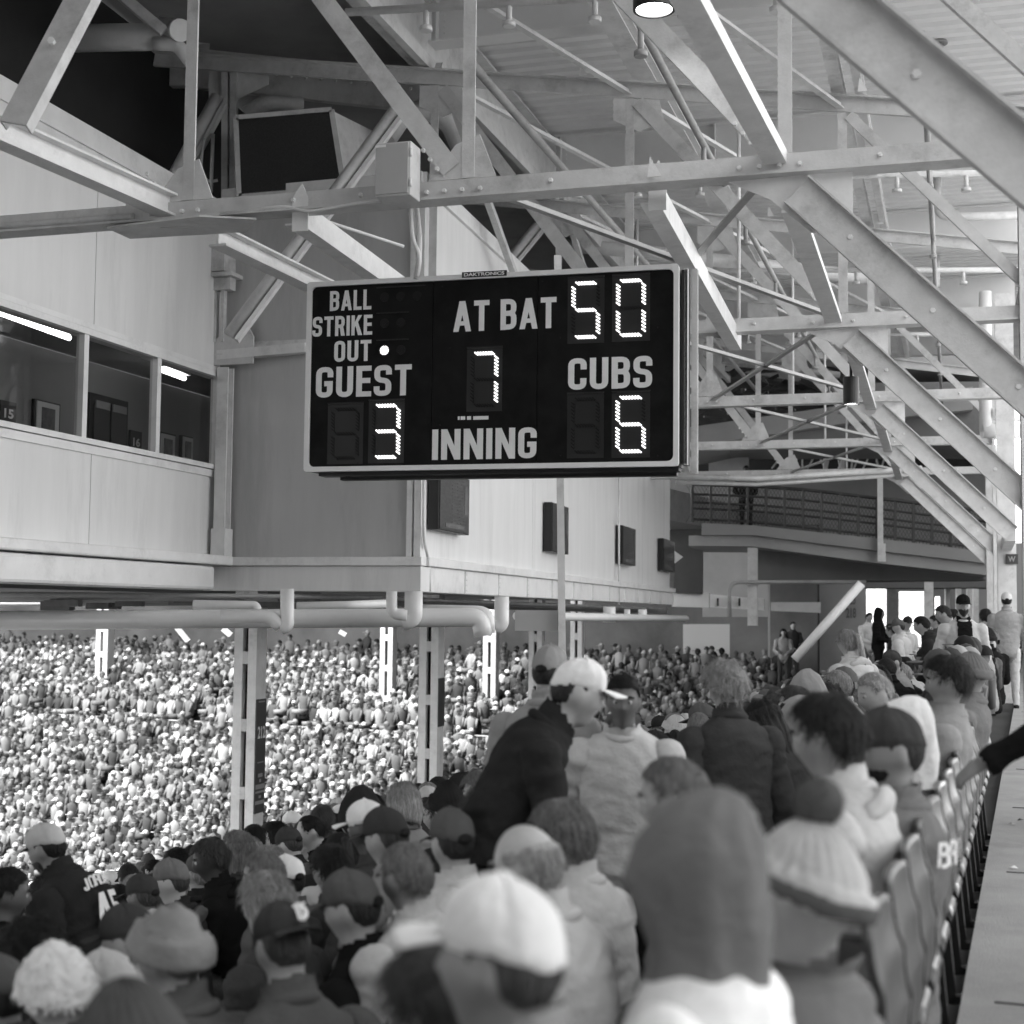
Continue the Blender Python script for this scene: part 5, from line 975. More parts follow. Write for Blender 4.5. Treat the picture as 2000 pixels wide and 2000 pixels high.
def person(B_, loc, az, label, skin, top, hat=None, hat_m=None, hair=None, legs_m=None, group=None, sc=1.0, show_legs=True, shoes=None, hood=None, brim_m=None, eyes=False, beard=None, front=None):
    o = bpy.data.objects.new('person', B_['body']); COL.objects.link(o); legs_m = legs_m or CLOTH[2]
    o.location = loc; o.rotation_euler = (0, 0, -R(az)); o.scale = (sc, sc, sc); setm(o, skin, top, legs_m, shoes or CLOTH[1]); tag(o, label, 'person', group)
    setm(child('jacket', B_['top'], o), top)
    if show_legs: setm(child('trousers', B_['legs'], o), legs_m)
    if hat:
        M = B_['Mh'] @ (Matrix.Rotation(PI, 4, 'Z') if hat == 'backcap' else Matrix()); last = None
        for nm, me, role in wear(hat):
            if role == 'sub': c = child(nm, me, last); setm(c, brim_m or hat_m); continue
            c = child(nm, me, o, M if role != 'hair' else B_['Mh']); setm(c, {'hat': hat_m, 'hair': hair or HAIR[1], 'gap': HAIR[0], 'pom': brim_m or hat_m}[role]); last = c if role == 'hat' else last
    if eyes:
        for sg in (-1, 1):
            m = MB(); m.sph((0, 0, 0), .0125, 10, 7); setm(child('eye', EYEM[0] if EYEM else EYEM.append(m.mesh('eye')) or EYEM[0], o, B_['Mh'] @ Matrix.Translation((sg*.032, .078, .008))), mat('eye_white', .5, .2, 0))
            setm(child('eyebrow', EYEM[1] if len(EYEM) > 1 else EYEM.append(MB().tube([(-.02, -.006, 0), (0, .002, .006), (.02, -.004, .001)], .005, 6).mesh('eyebrow')) or EYEM[1], o, B_['Mh'] @ Matrix.Translation((sg*.034, .0915, .029))), hair or HAIR[1])
            setm(child('pupil', EYEM[2] if len(EYEM) > 2 else EYEM.append(MB().sph((0, 0, 0), .006, 8, 6).mesh('pupil')) or EYEM[2], o, B_['Mh'] @ Matrix.Translation((sg*.032, .0865, .008))), BLACK)
    if beard:
        b = grid_shell(lambda t, e: sst((-.30-e)/.15)*sst((1.45-np.abs((t+PI) % (2*PI)-PI))/.3)*(1-np.exp(-((np.abs(t)/.3)**2+((e+.43)/.07)**2))), .012, 44, 26, -1.25, .004, 60); setm(child('beard', b.mesh('beard'), o, B_['Mh']), beard)
    if front:
        kp = [p for p in B_['top'].polygons if abs((B_['Mt'].inverted() @ p.center).x) < .075 and (B_['Mt'].inverted() @ p.center).y > .04]; ix = sorted({i for p in kp for i in p.vertices}); mp = {a: b for b, a in enumerate(ix)}
        m = bpy.data.meshes.new('shirt_front'); m.from_pydata([tuple(B_['top'].vertices[i].co+B_['top'].vertices[i].normal*.012) for i in ix], [], [tuple(mp[i] for i in p.vertices) for p in kp]); m.update(); setm(child('shirt_front', m, o), front)
    if hood:
        m = MB(); m.sph((0, 0, 0), 1, 20, 12); m.v = [tuple(B_['Mt'] @ Vector((v[0]*.145*(1-.2*max(0, -v[2])), -.085+v[1]*.055-.04*v[2], .525+v[2]*.075*(1-.3*abs(v[0]))+.018*noise.noise(Vector(v)*2.5)))) for v in m.v]; c = child('hood', m.mesh('hood'), o); setm(c, hood)
    return o
EYEM = []
def place(B_, u, v, d, az, sc=1.0, zfix=None):
    """Floor point that puts the head centre on the sight line (u, v) at depth d."""
    h = Matrix.Rotation(-R(az), 4, 'Z') @ (B_['hc']*sc); p = at(u, v, d)-h; return p
# ================================================================== named people near the camera
HERO = []
def hero(label, u, v, d, az, skin, top, hat=None, hm=None, hair=None, kind='sit', legs=None, sc=1.0, hood=None, bm_=None, grp=None, beard=None, front=None, **kw):
    kw.setdefault('voxel', .0125 if d < 3.2 else (.0155 if d < 9 else .022)); B_ = make_body(kind, **kw); loc = place(B_, u, v, d, az, sc)
    o = person(B_, loc, az, label, SKIN[skin], CLOTH[top] if isinstance(top, int) else top, hat, (CLOTH[hm] if isinstance(hm, int) else hm), HAIR[hair] if hair is not None else None, CLOTH[legs] if legs is not None else None, grp, sc, True, None, CLOTH[hood] if hood is not None else None, CLOTH[bm_] if bm_ is not None else None, 3 < d < 24, HAIR[beard] if beard is not None else None, CLOTH[front] if front is not None else None)
    HERO.append((u, v, d, kind)); return o, B_
hero('person in a big white cap facing left, closest to the bottom centre', 975, 1885, 2.36, -62, 2, 5, 'cap', 7, 2, lean=10, hpitch=-6)
hero('person with a grey hood pulled up and a white jacket on the shoulders', 1343, 1714, 2.5, -62, 3, 7, 'hood', 4, 1, lean=2, hpitch=2, puff=.03, sc=.90)
hero('person in a pale ribbed knit hat with a dark pompom', 1570, 1752, 2.95, -72, 3, 4, 'pom', 6, 2, lean=-9, hpitch=4, hyaw=-18, htilt=10, puff=.03, quilt=.016, bm_=3, sc=1.07)
hero('person with dark hair and a pale hoodie, hood down, beyond the pompom hat', 1614, 1442, 4.4, -66, 3, 6, 'thick', None, 1, lean=6, hpitch=8, hood=6, hyaw=-6, stout=1.08)
jm, jb = hero('bearded man in a dark cap and grey jersey with pale letters on the back', 1738, 1470, 4.85, -60, 2, 4, 'cap', 2, 1, sc=1.08, lean=-4, hpitch=6, hyaw=32, stout=1.04, beard=0)
hero('person with a white hood up behind the bearded man', 1752, 1440, 6.0, -70, 3, 7, 'hood', 7, 1, lean=-10, hpitch=6, puff=.02)
hero('person leaning in a pale grey jacket with dark hair by the walkway', 1850, 1332, 7.3, -75, 3, 5, 'thick', None, 1, lean=-12, hpitch=12, puff=.03)
hero('person in a smooth grey beanie at the walkway end of the last row', 1897, 1318, 9.2, -65, 2, 4, 'beanie', 4, 0, lean=-12, hpitch=10)
hero('woman standing with curly fair hair and a dark jacket, back to the camera', 1415, 1346, 7.6, -15, 3, 2, 'curly', None, 5, kind='stand', legs=1, lean=10, hpitch=12, arms='down', puff=.022, stout=1.05, wr=.012)
hero('man in a white cap and dark fleece bending to the right', 1128, 1356, 5.9, 84, 4, 1, 'cap', 7, 1, kind='stand', legs=0, lean=29, sc=1.05, hpitch=2, arms=[((.205, 0, .465), (.24, .22, .22), (.18, .40, .10)), ((.205, 0, .465), (.27, .02, .18), (.22, .20, .02))], puff=.02, stout=1.0, wr=.014)
hero('man in a pale hoodie looking down, facing the camera', 1217, 1368, 6.9, 186, 1, 6, 'short', None, 0, kind='stand', legs=0, lean=6, hpitch=6, arms='pocket', puff=.026, hood=6, stout=1.06)
hero('man in a mottled cap facing away behind the bending man', 1073, 1315, 7.2, 25, 3, 5, 'gapcap', 5, 1, kind='stand', legs=2, lean=4, hpitch=4, arms='down', puff=.02)
hero('bald man with a pale scalp just above the big white cap', 1030, 1692, 4.15, -62, 4, 6, 'fringe', None, 4, lean=12, hpitch=12)
hero('grey haired person in a pale coat behind the bald man', 1098, 1640, 5.0, -60, 3, 6, 'thick', None, 3, lean=10, hpitch=12, puff=.03)
hero('grey haired man in profile left of the raised grey hood', 1318, 1562, 4.25, -72, 3, 4, 'short', None, 3, lean=8, hpitch=8)
hero('man with thin cropped hair left of the bald man', 793, 1716, 5.15, -48, 3, 6, 'short', None, 3, lean=10, hpitch=12)
hero('man in a grey cap seen from behind above the cropped man', 884, 1650, 5.7, -30, 3, 6, 'gapcap', 3, 1, lean=8, hpitch=8)
hero('person with hair in a dark bun below the bending man', 945, 1602, 6.1, -40, 3, 3, 'bun', None, 2, lean=10, hpitch=8)
hero('man in a creased dark cap left of the grey cap', 755, 1640, 6.3, -55, 3, 5, 'gapcap', 2, 2, lean=8, hpitch=10)
hero('man in a plain grey cap and black jacket facing left', 688, 1778, 5.1, -66, 3, 0, 'gapcap', 3, 1, lean=8, hpitch=10)
dm, db = hero('man in a dark cap with a white letter D turned to the back', 552, 1852, 4.55, -34, 3, 3, 'backcap', 2, 2, lean=12, hpitch=14)
fm, fb = hero('man with glasses in a cuffed grey knit hat', 333, 1868, 4.5, -62, 3, 3, 'cuffed', 5, 3, lean=10, hpitch=2, puff=.02, sc=1.08)
hero('person in a dark cap just behind the cuffed knit hat', 252, 1842, 5.3, -72, 3, 6, 'cap', 2, 2, lean=10, hpitch=8)
hero('person in a furry white hat at the bottom left', 112, 1948, 4.5, -60, 3, 3, 'fur', 7, 4, lean=12, hpitch=12)
hero('person with bushy black hair at the left edge', 58, 1878, 5.3, -55, 2, 1, 'curly', None, 0, lean=8, hpitch=12)
jm2, jb2 = hero('man standing in a dark jersey numbered 45 with a pale cap', 92, 1660, 7.6, -72, 2, 1, 'cap', 6, 0, kind='stand', legs=1, lean=26, hpitch=8, sleeve='short', beard=2, puff=.03, voxel=.011, arms=[((.205, 0, .465), (.27, .05, .2), (.2, .22, .30)), ((.205, 0, .465), (.27, .02, .20), (.16, .14, .40))])
hero('dark clothed man at the left edge turned towards the jersey', 12, 1748, 7.0, 62, 1, 0, 'short', None, 0, lean=6, hpitch=6, sc=1.05)
hero('person with straight fair hair above the letter D cap', 520, 1770, 6.0, -62, 3, 2, 'bob', None, 5, lean=8, hpitch=8)
hero('person in a white cap with an open strap, right of the fair hair', 563, 1722, 7.9, -45, 3, 3, 'gapcap', 7, 1, lean=8, hpitch=10)
hero('person with tidy dark hair left of the cropped man', 645, 1702, 7.5, -50, 3, 2, 'thick', None, 1, lean=8, hpitch=8)
hero('person with dull grey hair and glasses above the fair hair', 515, 1712, 7.1, -78, 2, 3, 'short', None, 3, lean=8, hpitch=8)
hero('dark hooded shape cut off at the bottom left corner', 258, 2068, 2.75, -60, 3, 2, 'beanie', 3, 1, lean=10, hpitch=10)
hero('dark haired head cut off below the big white cap', 852, 1992, 2.75, -60, 3, 2, 'thick', None, 2, lean=12, hpitch=12)
hero('person in a plain grey cap cut off by the left edge at the bottom', -6, 1950, 4.7, -60, 3, 3, 'cap', 3, 1, lean=10, hpitch=10)
hero('person in a pale cap between the furry hat and the cuffed knit hat', 212, 1938, 4.95, -62, 3, 3, 'cap', 6, 1, lean=10, hpitch=12)
# at the far end of the walkway
hero('man in a dark cap, black shirt and open pale cardigan facing the camera', 1881, 1184, 17.5, 186, 3, 6, 'cap', 0, 0, kind='stand', legs=1, lean=0, hpitch=2, arms='pocket', puff=.02, sc=1.0, beard=1, front=0)
hero('man in a pale cap and grey jacket with light trousers, back to the camera', 1966, 1174, 23.6, 15, 3, 5, 'gapcap', 6, 0, kind='stand', legs=6, lean=2, hpitch=4, arms='fold', puff=.024, sc=1.03)
hero('woman standing with a long fair ponytail and pale hoodie', 1655, 1256, 13.5, -35, 3, 6, 'pony', None, 5, kind='stand', legs=3, lean=10, hpitch=8, puff=.024, hood=6)
hero('dark jacketed man leaning by the bright street opening', 1800, 1222, 18.5, -60, 3, 1, 'short', None, 0, kind='stand', legs=1, lean=22, hpitch=10)
hero('man in a grey jacket stooping left of the open cardigan', 1842, 1200, 19.5, -80, 3, 5, 'short', None, 1, kind='stand', legs=2, lean=20, hpitch=10)
hero('tall dark figure before the left bright opening', 1719, 1200, 36, 120, 2, 0, 'hood', 0, 0, kind='stand', legs=0, lean=2, sc=1.02)
hero('pale figure before the left bright opening', 1698, 1206, 37, 160, 3, 7, 'short', None, 1, kind='stand', legs=5, lean=2)
hero('dark figure standing on the ramp behind its railing', 1457, 918, 39.8, 180, 0, 0, 'short', None, 0, kind='stand', legs=0, lean=0, arms='pocket', sc=1.0)
hero('person standing by the grey pier in a dark coat', 1549, 1222, 45, 170, 3, 2, 'short', None, 1, kind='stand', legs=2, lean=2)
hero('person standing by the grey pier, shorter, in pale clothes', 1530, 1236, 44, 190, 3, 5, 'long', None, 1, kind='stand', legs=2, lean=2, sc=.94)
# the arm resting on the seat back at the right edge
hw = at(1930, 1486, 5.45)
armB = make_body('stand', lean=8, hpitch=8, voxel=.03, puff=.018, arms='down'); aloc = Vector((2.62, 5.35, 0)); aaz = -72
inv = (Matrix.Translation(aloc) @ Matrix.Rotation(-R(aaz), 4, 'Z')).inverted(); wl = inv @ hw
sh = armB['Mt'] @ Vector((-.205, 0, .465)); el = (sh+wl)/2; L_ = (wl-sh).length; el += Vector((0, 0, -.5)).normalized()*math.sqrt(max(0, .30**2-(L_/2)**2)) if L_ < .6 else Vector((0, 0, 0))
armB = make_body('stand', lean=8, hpitch=8, voxel=.0105, puff=.018, arms=[((.205, 0, .465), (.255, -.02, .16), (.25, .06, -.09)), (tuple(sh)+(0,), tuple(el)+(0,), tuple(wl)+(0,))])
person(armB, aloc, aaz, 'man in a black sleeve, mostly out of frame, resting a hand on the seat back', SKIN[2], CLOTH[0], 'short', None, HAIR[1], CLOTH[1])
# lettering on clothes and hats
def back_text(o, B_, s, z, h, w_, mt, arc=0, yo=-.155, up0=None, x0=0):
    """Letters set one by one on the curve of the back."""
    M = parent_world(o) @ B_['Mt']; n = len(s)
    for i, ch in enumerate(s):
        f = (i-(n-1)/2)/max(n, 1); x = -x0+f*w_; a = x/.19*.8; p = M @ Vector((-math.sin(a)*.205*1, -.0, z-arc*abs(f)**2)) 
        q = M @ Vector((math.sin(a)*.2, yo*math.cos(a), z-arc*f*f)); nn = (M.to_3x3() @ Vector((math.sin(a), -math.cos(a), 0))).normalized(); ax = (M.to_3x3() @ Vector((math.cos(a), math.sin(a), 0))).normalized()
        sign_text(ch, 'lettering', mt, o, q+nn*.014, ax, nn, w_/n*.80, h)
bpy.context.view_layer.update()
back_text(jm2, jb2, 'JORDAN', .50, .062, .26, PRINT, .05, -.185)
back_text(jm2, jb2, '45', .335, .19, .24, PRINT, 0, -.195)
back_text(jm, jb, 'BROS', .485, .08, .26, PRINT, .02, -.172)
M = parent_world(dm) @ db['Mh']; c = M @ Vector((.012, -.120, .082)); nn = (M.to_3x3() @ Vector((.12, -1, .35))).normalized(); ax = Z.cross(nn).normalized() * 1
hatobj = [c_ for c_ in dm.children if c_.name.startswith('cap')][0]
words('D', 'emblem', PRINT, hatobj, c+nn*.012, ax, nn, .042, .052, .05, .004)
m = MB()
for dx in (-.012, -.002): m.bar(c+ax*dx-nn.cross(ax)*.03+nn*.018, c+ax*dx+nn.cross(ax)*.03+nn*.018, .005, .003, nn)
m.bar(c-ax*.028+nn.cross(ax)*.02+nn*.018, c+ax*.02+nn.cross(ax)*.026+nn*.018, .005, .003, nn); m.build('emblem_strokes', PRINT, hatobj)
m = MB()                                                   # spectacles of the man in the felt hat
for sg in (-1, 1): m.tube([fb['Mh'] @ Vector((sg*.034+.022*math.cos(a), .098, .004+.018*math.sin(a))) for a in np.linspace(0, 2*PI, 14)], .0022, 6); m.tube([fb['Mh'] @ Vector((sg*.056, .096, .006)), fb['Mh'] @ Vector((sg*.083, .02, .008)), fb['Mh'] @ Vector((sg*.085, -.015, -.004))], .0022, 6)
m.tube([fb['Mh'] @ Vector((-.012, .1, .006)), fb['Mh'] @ Vector((.012, .1, .006))], .0022, 6)
c = child('glasses', m.mesh('glasses'), fm); setm(c, BLACK)
# ================================================================== seats of the last row
SEATM = mat('seat_plastic', .05, .32, .1, 4, .04, 30, spec=.4, rand=.1); SEATB = mat('seat_black', .02, .25, .1, 4, spec=.6)
def seat_meshes():
    nx, nz = 13, 22; b = MB(); vs = []
    def pt(i, j, back):
        fx = -1+2*i/(nx-1); fz = j/(nz-1); w_ = .225*(1-.10*(1-fz)**2); rc = 1-(max(0, abs(fx)-.7)/.3)**2
        z = .42+.46*fz; z = z-.025*(1-rc)*(fz > .5)*((fz-.5)/.5)+.06*(1-rc)*(fz < .5)*((.5-fz)/.5)
        y = -.06*fz+.018*fx*fx+.012*math.sin(fz*PI)-.035*(1-fz)**4; rib = .006*(abs(math.sin(fz*PI*3.5)))**4
        return Vector((fx*w_, -y-(.016+rib if back else 0), z))
    for s_ in (0, 1): vs += [pt(i, j, s_) for i in range(nx) for j in range(nz)]
    o = nx*nz; fs = []
    for i in range(nx-1):
        for j in range(nz-1): a = i*nz+j; fs += [(a, a+1, a+nz+1, a+nz), (o+a, o+a+nz, o+a+nz+1, o+a+1)]
    for i in range(nx-1): fs += [(i*nz, (i+1)*nz, o+(i+1)*nz, o+i*nz), (i*nz+nz-1, o+i*nz+nz-1, o+(i+1)*nz+nz-1, (i+1)*nz+nz-1)]
    for j in range(nz-1): fs += [(j, o+j, o+j+1, j+1), ((nx-1)*nz+j, (nx-1)*nz+j+1, o+(nx-1)*nz+j+1, o+(nx-1)*nz+j)]
    b.add(vs, fs, True)
    p = MB(); p.box((0, .22, .43), (.43, .40, .04)); p.tube([(-.2, .42, .425), (.2, .42, .425)], .024, 8); p.cyl((-.2, .03, .40), (.2, .03, .40), .04, 12)
    l = MB(); l.bar((-.235, .02, 0), (-.235, .06, .44), .045, .05, Vector((0, 1, 0))); l.bar((-.235, .2, 0), (-.235, .1, .42), .04, .045, Vector((0, 1, 0))); l.box((-.235, .10, .02), (.06, .34, .03)); l.bar((-.235, .05, .43), (-.235, .0, .62), .03, .045, Vector((0, 1, 0)))
    a = MB(); a.box((-.235, .18, .635), (.055, .34, .03)); a.bar((-.235, .06, .44), (-.235, .06, .63), .03, .04, Vector((0, 1, 0)))
    return [('backrest', b.mesh('backrest')), ('seat_pan', p.mesh('seat_pan')), ('leg_stand', l.mesh('leg_stand')), ('armrest', a.mesh('armrest'))]
SM = seat_meshes(); saz = 19.5-90
ordw = ['nearest', 'second', 'third', 'fourth', 'fifth', 'sixth', 'seventh', 'eighth', 'ninth', 'tenth', 'eleventh', 'twelfth', 'thirteenth', 'fourteenth', 'fifteenth', 'sixteenth', 'seventeenth', 'eighteenth', 'nineteenth', 'twentieth', 'twenty-first', 'twenty-second', 'twenty-third', 'twenty-fourth', 'twenty-fifth']
for i in range(16):
    p = L0+eR*(3.45+.50*i)+nF*.05; dark = i in (5, 6); t = empty('stadium_seat', (p.x, p.y, Z0), ('black' if dark else 'grey')+' ribbed plastic seat with its back to the walkway, '+ordw[i]+' along the last row', 'seat', 'folding seats along the walkway'); t.rotation_euler = (0, 0, -R(saz)); t.location.z += .08
    for nm, me in SM: o = child(nm, me, t); setm(o, SEATB if dark or nm in ('leg_stand', 'armrest') else SEATM)
# ================================================================== the crowd
rnd = random.Random(21)
BASES = [make_body('sit', lean=l, hyaw=y, hpitch=p, arms=a, voxel=.020, stout=s, puff=pf) for l, y, p, a, s, pf in ((8, 0, 6, 'lap', 1, .014), (14, 22, 10, 'lap', 1.05, .02), (10, -20, 4, 'knees', .95, .012), (18, 8, 18, 'knees', 1.08, .02), (4, 30, 0, 'fold', 1, .016), (12, -8, 24, 'phone', .95, .014), (6, 12, 8, 'lap', 1.12, .024))]
STANDS = [make_body('stand', lean=4, hyaw=10, hpitch=8, arms='pocket', voxel=.022), make_body('stand', lean=8, hyaw=-15, hpitch=4, arms='fold', voxel=.022, stout=1.05)]
HEROP = []
for (u, v, d, kind) in HERO: p = at(u, v, d); HEROP.append((p.x, p.y))
cand = []
for row in range(0, 40):
    s = .30+PITCH*row
    for i in range(0, 190):
        al = 1.6+.52*i+(.26 if row % 2 else 0)
        if (i % 26) == 20: continue                       # stair aisles
        p = L0+nF*(s+rnd.uniform(-.06, .06))+eR*(al+rnd.uniform(-.06, .06)); p.z = Z0-RISE*row
        if terr2(p) > p.z+.3: continue
        h = p+Z*1.2
        if p.y < 2: continue
        u, v = proj(h)
        if not (-60 < u < 2060 and 1190 < v < 2060): continue
        cand.append((p.y, p, row, i, u, v))
cand.sort(key=lambda c: c[0])
def headwear(r):
    k = r.random()
    if k < .34: return r.choice(['cap', 'gapcap', 'cap']), r.choices([1, 2, 3, 4, 5, 6, 7], [4, 4, 3, 1, 1, 2, 5])[0]
    if k < .40: return 'beanie', r.choice([1, 2, 4, 6])
    if k < .44: return 'hood', r.choice([1, 2, 4, 5])
    return r.choices(['short', 'thick', 'long', 'receding', 'fringe', 'pony', 'bun', 'bob', 'curly'], [7, 6, 4, 1, 1, 2, 1, 2, 1])[0], None
WORDS = {'cap': 'cap', 'gapcap': 'strapped cap', 'beanie': 'beanie', 'hood': 'raised hood'}
HW = {'short': 'short %s hair', 'thick': 'thick %s hair', 'long': 'long %s hair', 'receding': 'receding %s hair', 'fringe': 'a bald crown', 'pony': 'a %s ponytail', 'bun': 'a %s bun', 'bob': 'bobbed %s hair', 'curly': 'curly %s hair'}
rowname = ['last', 'second', 'third', 'fourth', 'fifth', 'sixth', 'seventh', 'eighth', 'ninth', 'tenth', 'eleventh', 'twelfth', 'thirteenth', 'fourteenth', 'fifteenth', 'sixteenth', 'seventeenth', 'eighteenth', 'nineteenth', 'twentieth']
CLEAR = [(30, 1600, 300, 1850, 7.7), (880, 1290, 1320, 1540, 5.8), (1320, 1290, 1510, 1560, 7.7), (1700, 1290, 1960, 1500, 7.0), (1820, 1150, 2000, 1300, 17)]
taken = 0; used_cells = set(); seen = {}
LIMIT = 300-len(HERO)-1-6
for y, p, row, i, u, v in cand:
    if taken >= LIMIT: break
    near_h = min(math.hypot(p.x-a, p.y-b) for a, b in HEROP)
    if near_h < .50 or y < 5.2: continue
    if y < 7.5 and u > 1000: continue
    bad = any(a-25/y*4 < u < c_+25/y*4 and b-40 < v < e_+20 and y < dd_ for a, b, c_, e_, dd_ in CLEAR)
    for (hu, hv, hd, k) in HERO:                           # keep the view of the people nearer by
        if y < hd and abs(u-hu) < 170/ max(hd/5, 1) and abs(v-hv) < 260/max(hd/5, 1): bad = True
    if bad: continue
    used_cells.add((row, i)); taken += 1
    hk, ht = headwear(rnd); sk = rnd.choices([0, 1, 2, 3, 4], [1, 1, 3, 6, 4])[0]; hr = rnd.choices([0, 1, 2, 3, 4, 5], [3, 4, 3, 2, 1, 2])[0]; tp = rnd.choices(range(8), [6, 6, 4, 2, 2, 2, 2, 2])[0]
    hw_ = (TONE[ht]+' '+WORDS[hk]) if ht is not None else (HW[hk] % HT[hr] if '%s' in HW[hk] else HW[hk])
    base = 'person with a %s and %s top' % (hw_, TONE[tp]) if ht is not None else 'person with %s and %s top' % (hw_, TONE[tp])
    base += ', %s row down' % rowname[row] if row else ', row along the walkway'; n = seen.get(base, 0); seen[base] = n+1
    lb = base if n == 0 else base + ', ' + ordw[n] + ' such'
    person(rnd.choice(BASES), p+Z*rnd.uniform(-.04, .05), rnd.gauss(-52, 20), lb, SKIN[sk], CLOTH[tp], hk, CLOTH[ht] if ht is not None else None, HAIR[hr], CLOTH[rnd.choice([1, 2, 3])], 'spectators seated below the walkway', rnd.uniform(.94, 1.05), False, None, CLOTH[max(0, min(7, tp+rnd.choice([-1, 0, 0, 2])))] if hk not in ('hood', 'long', 'bob') and rnd.random() < .3 else None, None, y < 16)
# people standing in the distance on the walkway
for k, (u, v, d, az, lb) in enumerate(((1755, 1225, 24, -60, 'person in the cluster before the right bright opening'), (1772, 1218, 27, 150, 'person standing half hidden before the right bright opening'), (1826, 1215, 26, -70, 'person standing left of the stooping man'), (1862, 1205, 25, -60, 'person standing behind the open cardigan'), (1925, 1205, 24, 30, 'person between the cardigan and the grey jacket'), (1740, 1232, 28, -80, 'small standing figure left of the crowd before the openings'))):
    B_ = STANDS[k % 2]; person(B_, place(B_, u, v, d, az), az, lb, SKIN[rnd.choice([2, 3])], CLOTH[rnd.choice([1, 2, 4, 6])], rnd.choice(['short', 'cap', 'thick']), CLOTH[rnd.choice([1, 3, 7])], HAIR[1], CLOTH[2], 'people standing at the far end of the walkway')
# everyone farther away: one mass
def low_person():
    m = MB(); parts = []
    def reg(tagv):
        n0 = sum(p[1] for p in parts); parts.append((tagv, len(m.f)-n0))
    m.sph((0, .02, 1.22), .10, 7, 5, (.85, 1, 1.2)); reg(0)
    h = MB(); h.sph((0, .0, 1.245), .112, 7, 6, (.9, 1.05, 1.12)); keep = [f for f in h.f if sum(h.v[i][2] for i in f)/len(f)-.25*sum(h.v[i][1] for i in f)/len(f) > 1.235]; m.add(h.v, keep, True); reg(1)
    m.box((0, .15, 1.275), (.15, .09, .012)); reg(4)
    prof = [(.55, .18, .13, .02), (.80, .20, .14, .02), (.98, .225, .13, 0), (1.06, .17, .10, 0), (1.12, .06, .06, 0.01)]; n = 8; vs = [Vector((math.cos(2*PI*j/n)*rx, math.sin(2*PI*j/n)*ry+yo, z)) for z, rx, ry, yo in prof for j in range(n)]
    m.add(vs, [(i*n+j, i*n+(j+1) % n, (i+1)*n+(j+1) % n, (i+1)*n+j) for i in range(len(prof)-1) for j in range(n)], True); reg(2)
    for sg in (-1, 1): m.cyl((sg*.22, .0, 1.0), (sg*.25, .14, .70), .055, 5, .045)
    reg(2); m.box((0, .26, .52), (.38, .42, .16)); reg(3)
    tags = np.concatenate([[t]*c for t, c in parts]); return m, tags
lp, ltag = low_person(); LV = np.array(lp.v); TV = []; TF = []; TT = []; off = 0
flen = [len(f) for f in lp.f]
def add_low(p, az, sc, r, lit=False):
    global off
    a = -R(az); c_, s_ = math.cos(a), math.sin(a); V = LV.copy(); ln = r.uniform(0, .25); V[:, 1] += (V[:, 2]-.5)*ln*.6*(V[:, 2] > .5); V *= sc; V[:, 0] *= r.uniform(.92, 1.12)
    V = np.stack([V[:, 0]*c_-V[:, 1]*s_, V[:, 0]*s_+V[:, 1]*c_, V[:, 2]], 1)+np.array(p); TV.append(V)
    skin = r.choices([.05, .10, .17, .22, .26], [1, 1, 3, 6, 4])[0]; hasc = r.random() < .52; hat = r.choices([.02, .05, .10, .19, .30], [2, 3, 3, 4, 6])[0] if hasc else r.choices([.012, .03, .07, .18, .34], [3, 4, 3, 2, 2])[0]
    top = r.choices([.025, .045, .07, .095, .13, .165, .21], [2, 3, 3, 4, 4, 4, 3])[0]*r.uniform(.8, 1.2); brim = hat if hasc else skin
    tt = {0: skin, 1: hat, 2: top, 3: r.uniform(.03, .15), 4: brim}; TT.append(np.array([tt[t] for t in ltag]))
    TF.append(off); off += len(V)
rest = [c for c in cand if (c[2], c[3]) not in used_cells]
for y, p, row, i, u, v in rest:
    if y < 9 or (y < 16 and taken < LIMIT): continue
    if min(math.hypot(p.x-a, p.y-b) for a, b in HEROP) < .5: continue
    add_low(tuple(p+Z*rnd.uniform(-.05, .06)), rnd.gauss(-48, 24), rnd.uniform(.93, 1.06), rnd)
for j in range(96):
    dd = B2-P2*j-.25; z = ZB2-R2*j
    if j in (12, 13): continue
    for i in range(-220, 90):
        if (i % 28) == 9: continue
        if rnd.random() < .03: continue
        p = n2*(dd+rnd.uniform(-.08, .08))+e2*(i*.43+rnd.uniform(-.07, .07)+(.25 if j % 2 else 0)); p.z = z
        if terr1(p) > z+.1: continue
        u, v = proj(p+Z*1.1)
        if not (-40 < u < 1560 and 1195 < v < 1800) or p.y < 5: continue
        add_low(tuple(p+Z*rnd.choices([0, .35], [12, 1])[0]), 205+rnd.gauss(0, 24), rnd.uniform(.86, 1.0), rnd)
NV = len(TV); AV = np.concatenate(TV); me = bpy.data.meshes.new('crowd')
base_loops = np.concatenate([np.array(f) for f in lp.f]); fl_ = np.array(flen); nl = len(base_loops)
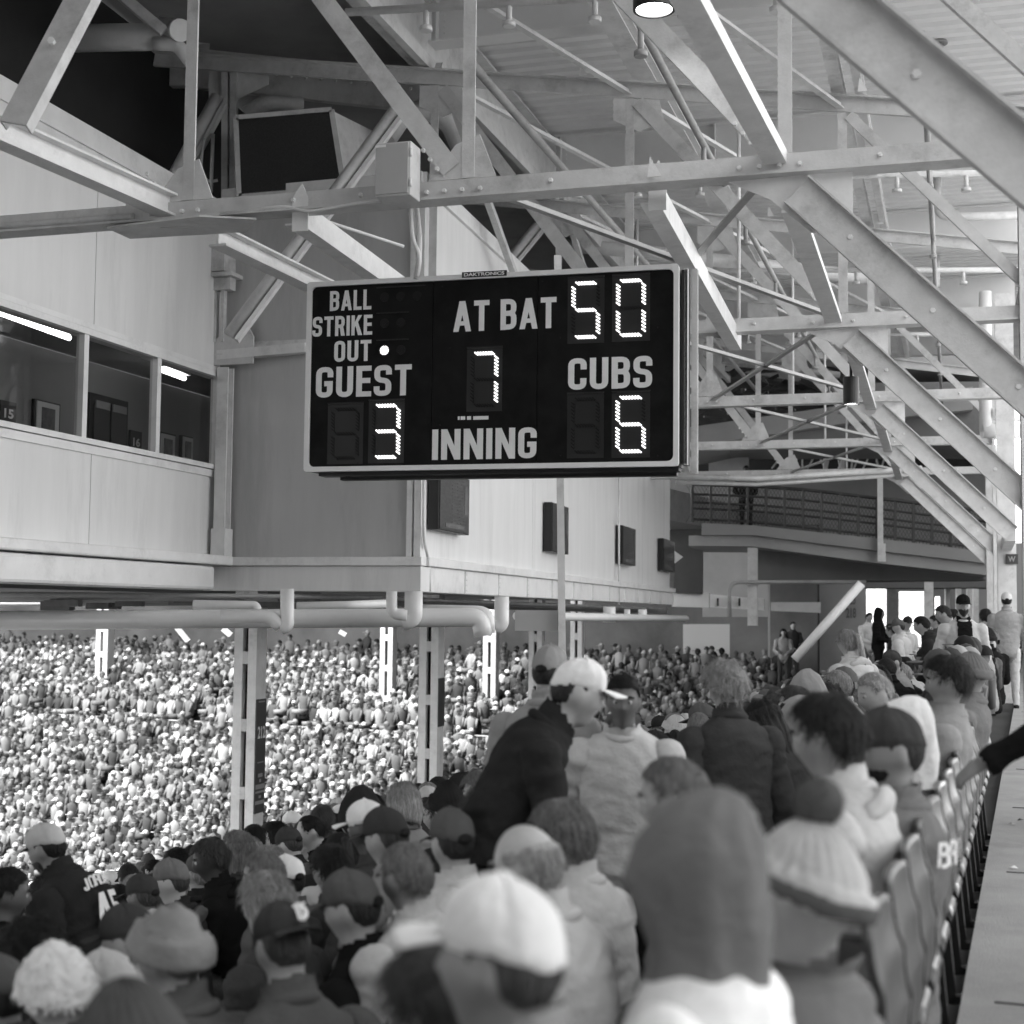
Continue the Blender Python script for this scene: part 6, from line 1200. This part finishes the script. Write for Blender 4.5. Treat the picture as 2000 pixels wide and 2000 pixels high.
me.vertices.add(len(AV)); me.vertices.foreach_set('co', AV.ravel().astype(np.float32))
me.loops.add(nl*NV); me.loops.foreach_set('vertex_index', (base_loops[None, :]+np.array(TF)[:, None]).ravel().astype(np.int32))
ls = np.concatenate([[0], np.cumsum(fl_)[:-1]]); me.polygons.add(len(fl_)*NV); me.polygons.foreach_set('loop_start', (ls[None, :]+(np.arange(NV)*nl)[:, None]).ravel().astype(np.int32))
me.polygons.foreach_set('use_smooth', np.ones(len(fl_)*NV, bool)); me.update(calc_edges=True)
at_ = me.attributes.new('tone', 'FLOAT', 'FACE'); at_.data.foreach_set('value', np.concatenate(TT).astype(np.float32)); me.validate()
cm = bpy.data.materials.new('crowd_cloth'); cm.use_nodes = True; t_ = cm.node_tree; an = t_.nodes.new('ShaderNodeAttribute'); an.attribute_name = 'tone'; t_.links.new(an.outputs['Fac'], t_.nodes['Principled BSDF'].inputs['Base Color']); t_.nodes['Principled BSDF'].inputs['Roughness'].default_value = .8; t_.nodes['Principled BSDF'].inputs['Specular IOR Level'].default_value = .25
me.materials.append(cm); co = bpy.data.objects.new('crowd', me); COL.objects.link(co); tag(co, 'packed mass of small spectators filling the sunlit far stands', 'crowd', None, 'stuff')
print('CROWD', NV, 'INDIV', taken, 'HERO', len(HERO))
# cross aisle of the far stand: pale wall and railing
m = MB(); ZA = ZB2-R2*12; DA = B2-P2*12; a = n2*(DA+.45)-e2*90+Z*(ZA+.2); b = n2*(DA+.45)+e2*30+Z*(ZA+.2); m.bar(a, b, .12, .5); tag(m.build('aisle_wall', mat('aisle_wall_paint', .3, .8, .2, .4)), 'low grey wall along the aisle across the far stand', 'wall')
m = MB()
for z in (.4, .8): m.bar(n2*(DA-1)-e2*90+Z*(ZA+z-R2), n2*(DA-1)+e2*30+Z*(ZA+z-R2), .035, .035)
for i in range(80): q = n2*(DA-1)+e2*(i*1.5-90); m.bar(q+Z*(ZA-R2), q+Z*(ZA-R2+.8), .035, .035, n2)
single('aisle_railing', m, DSTEEL, 'thin railing along the aisle across the far stand', 'railing')
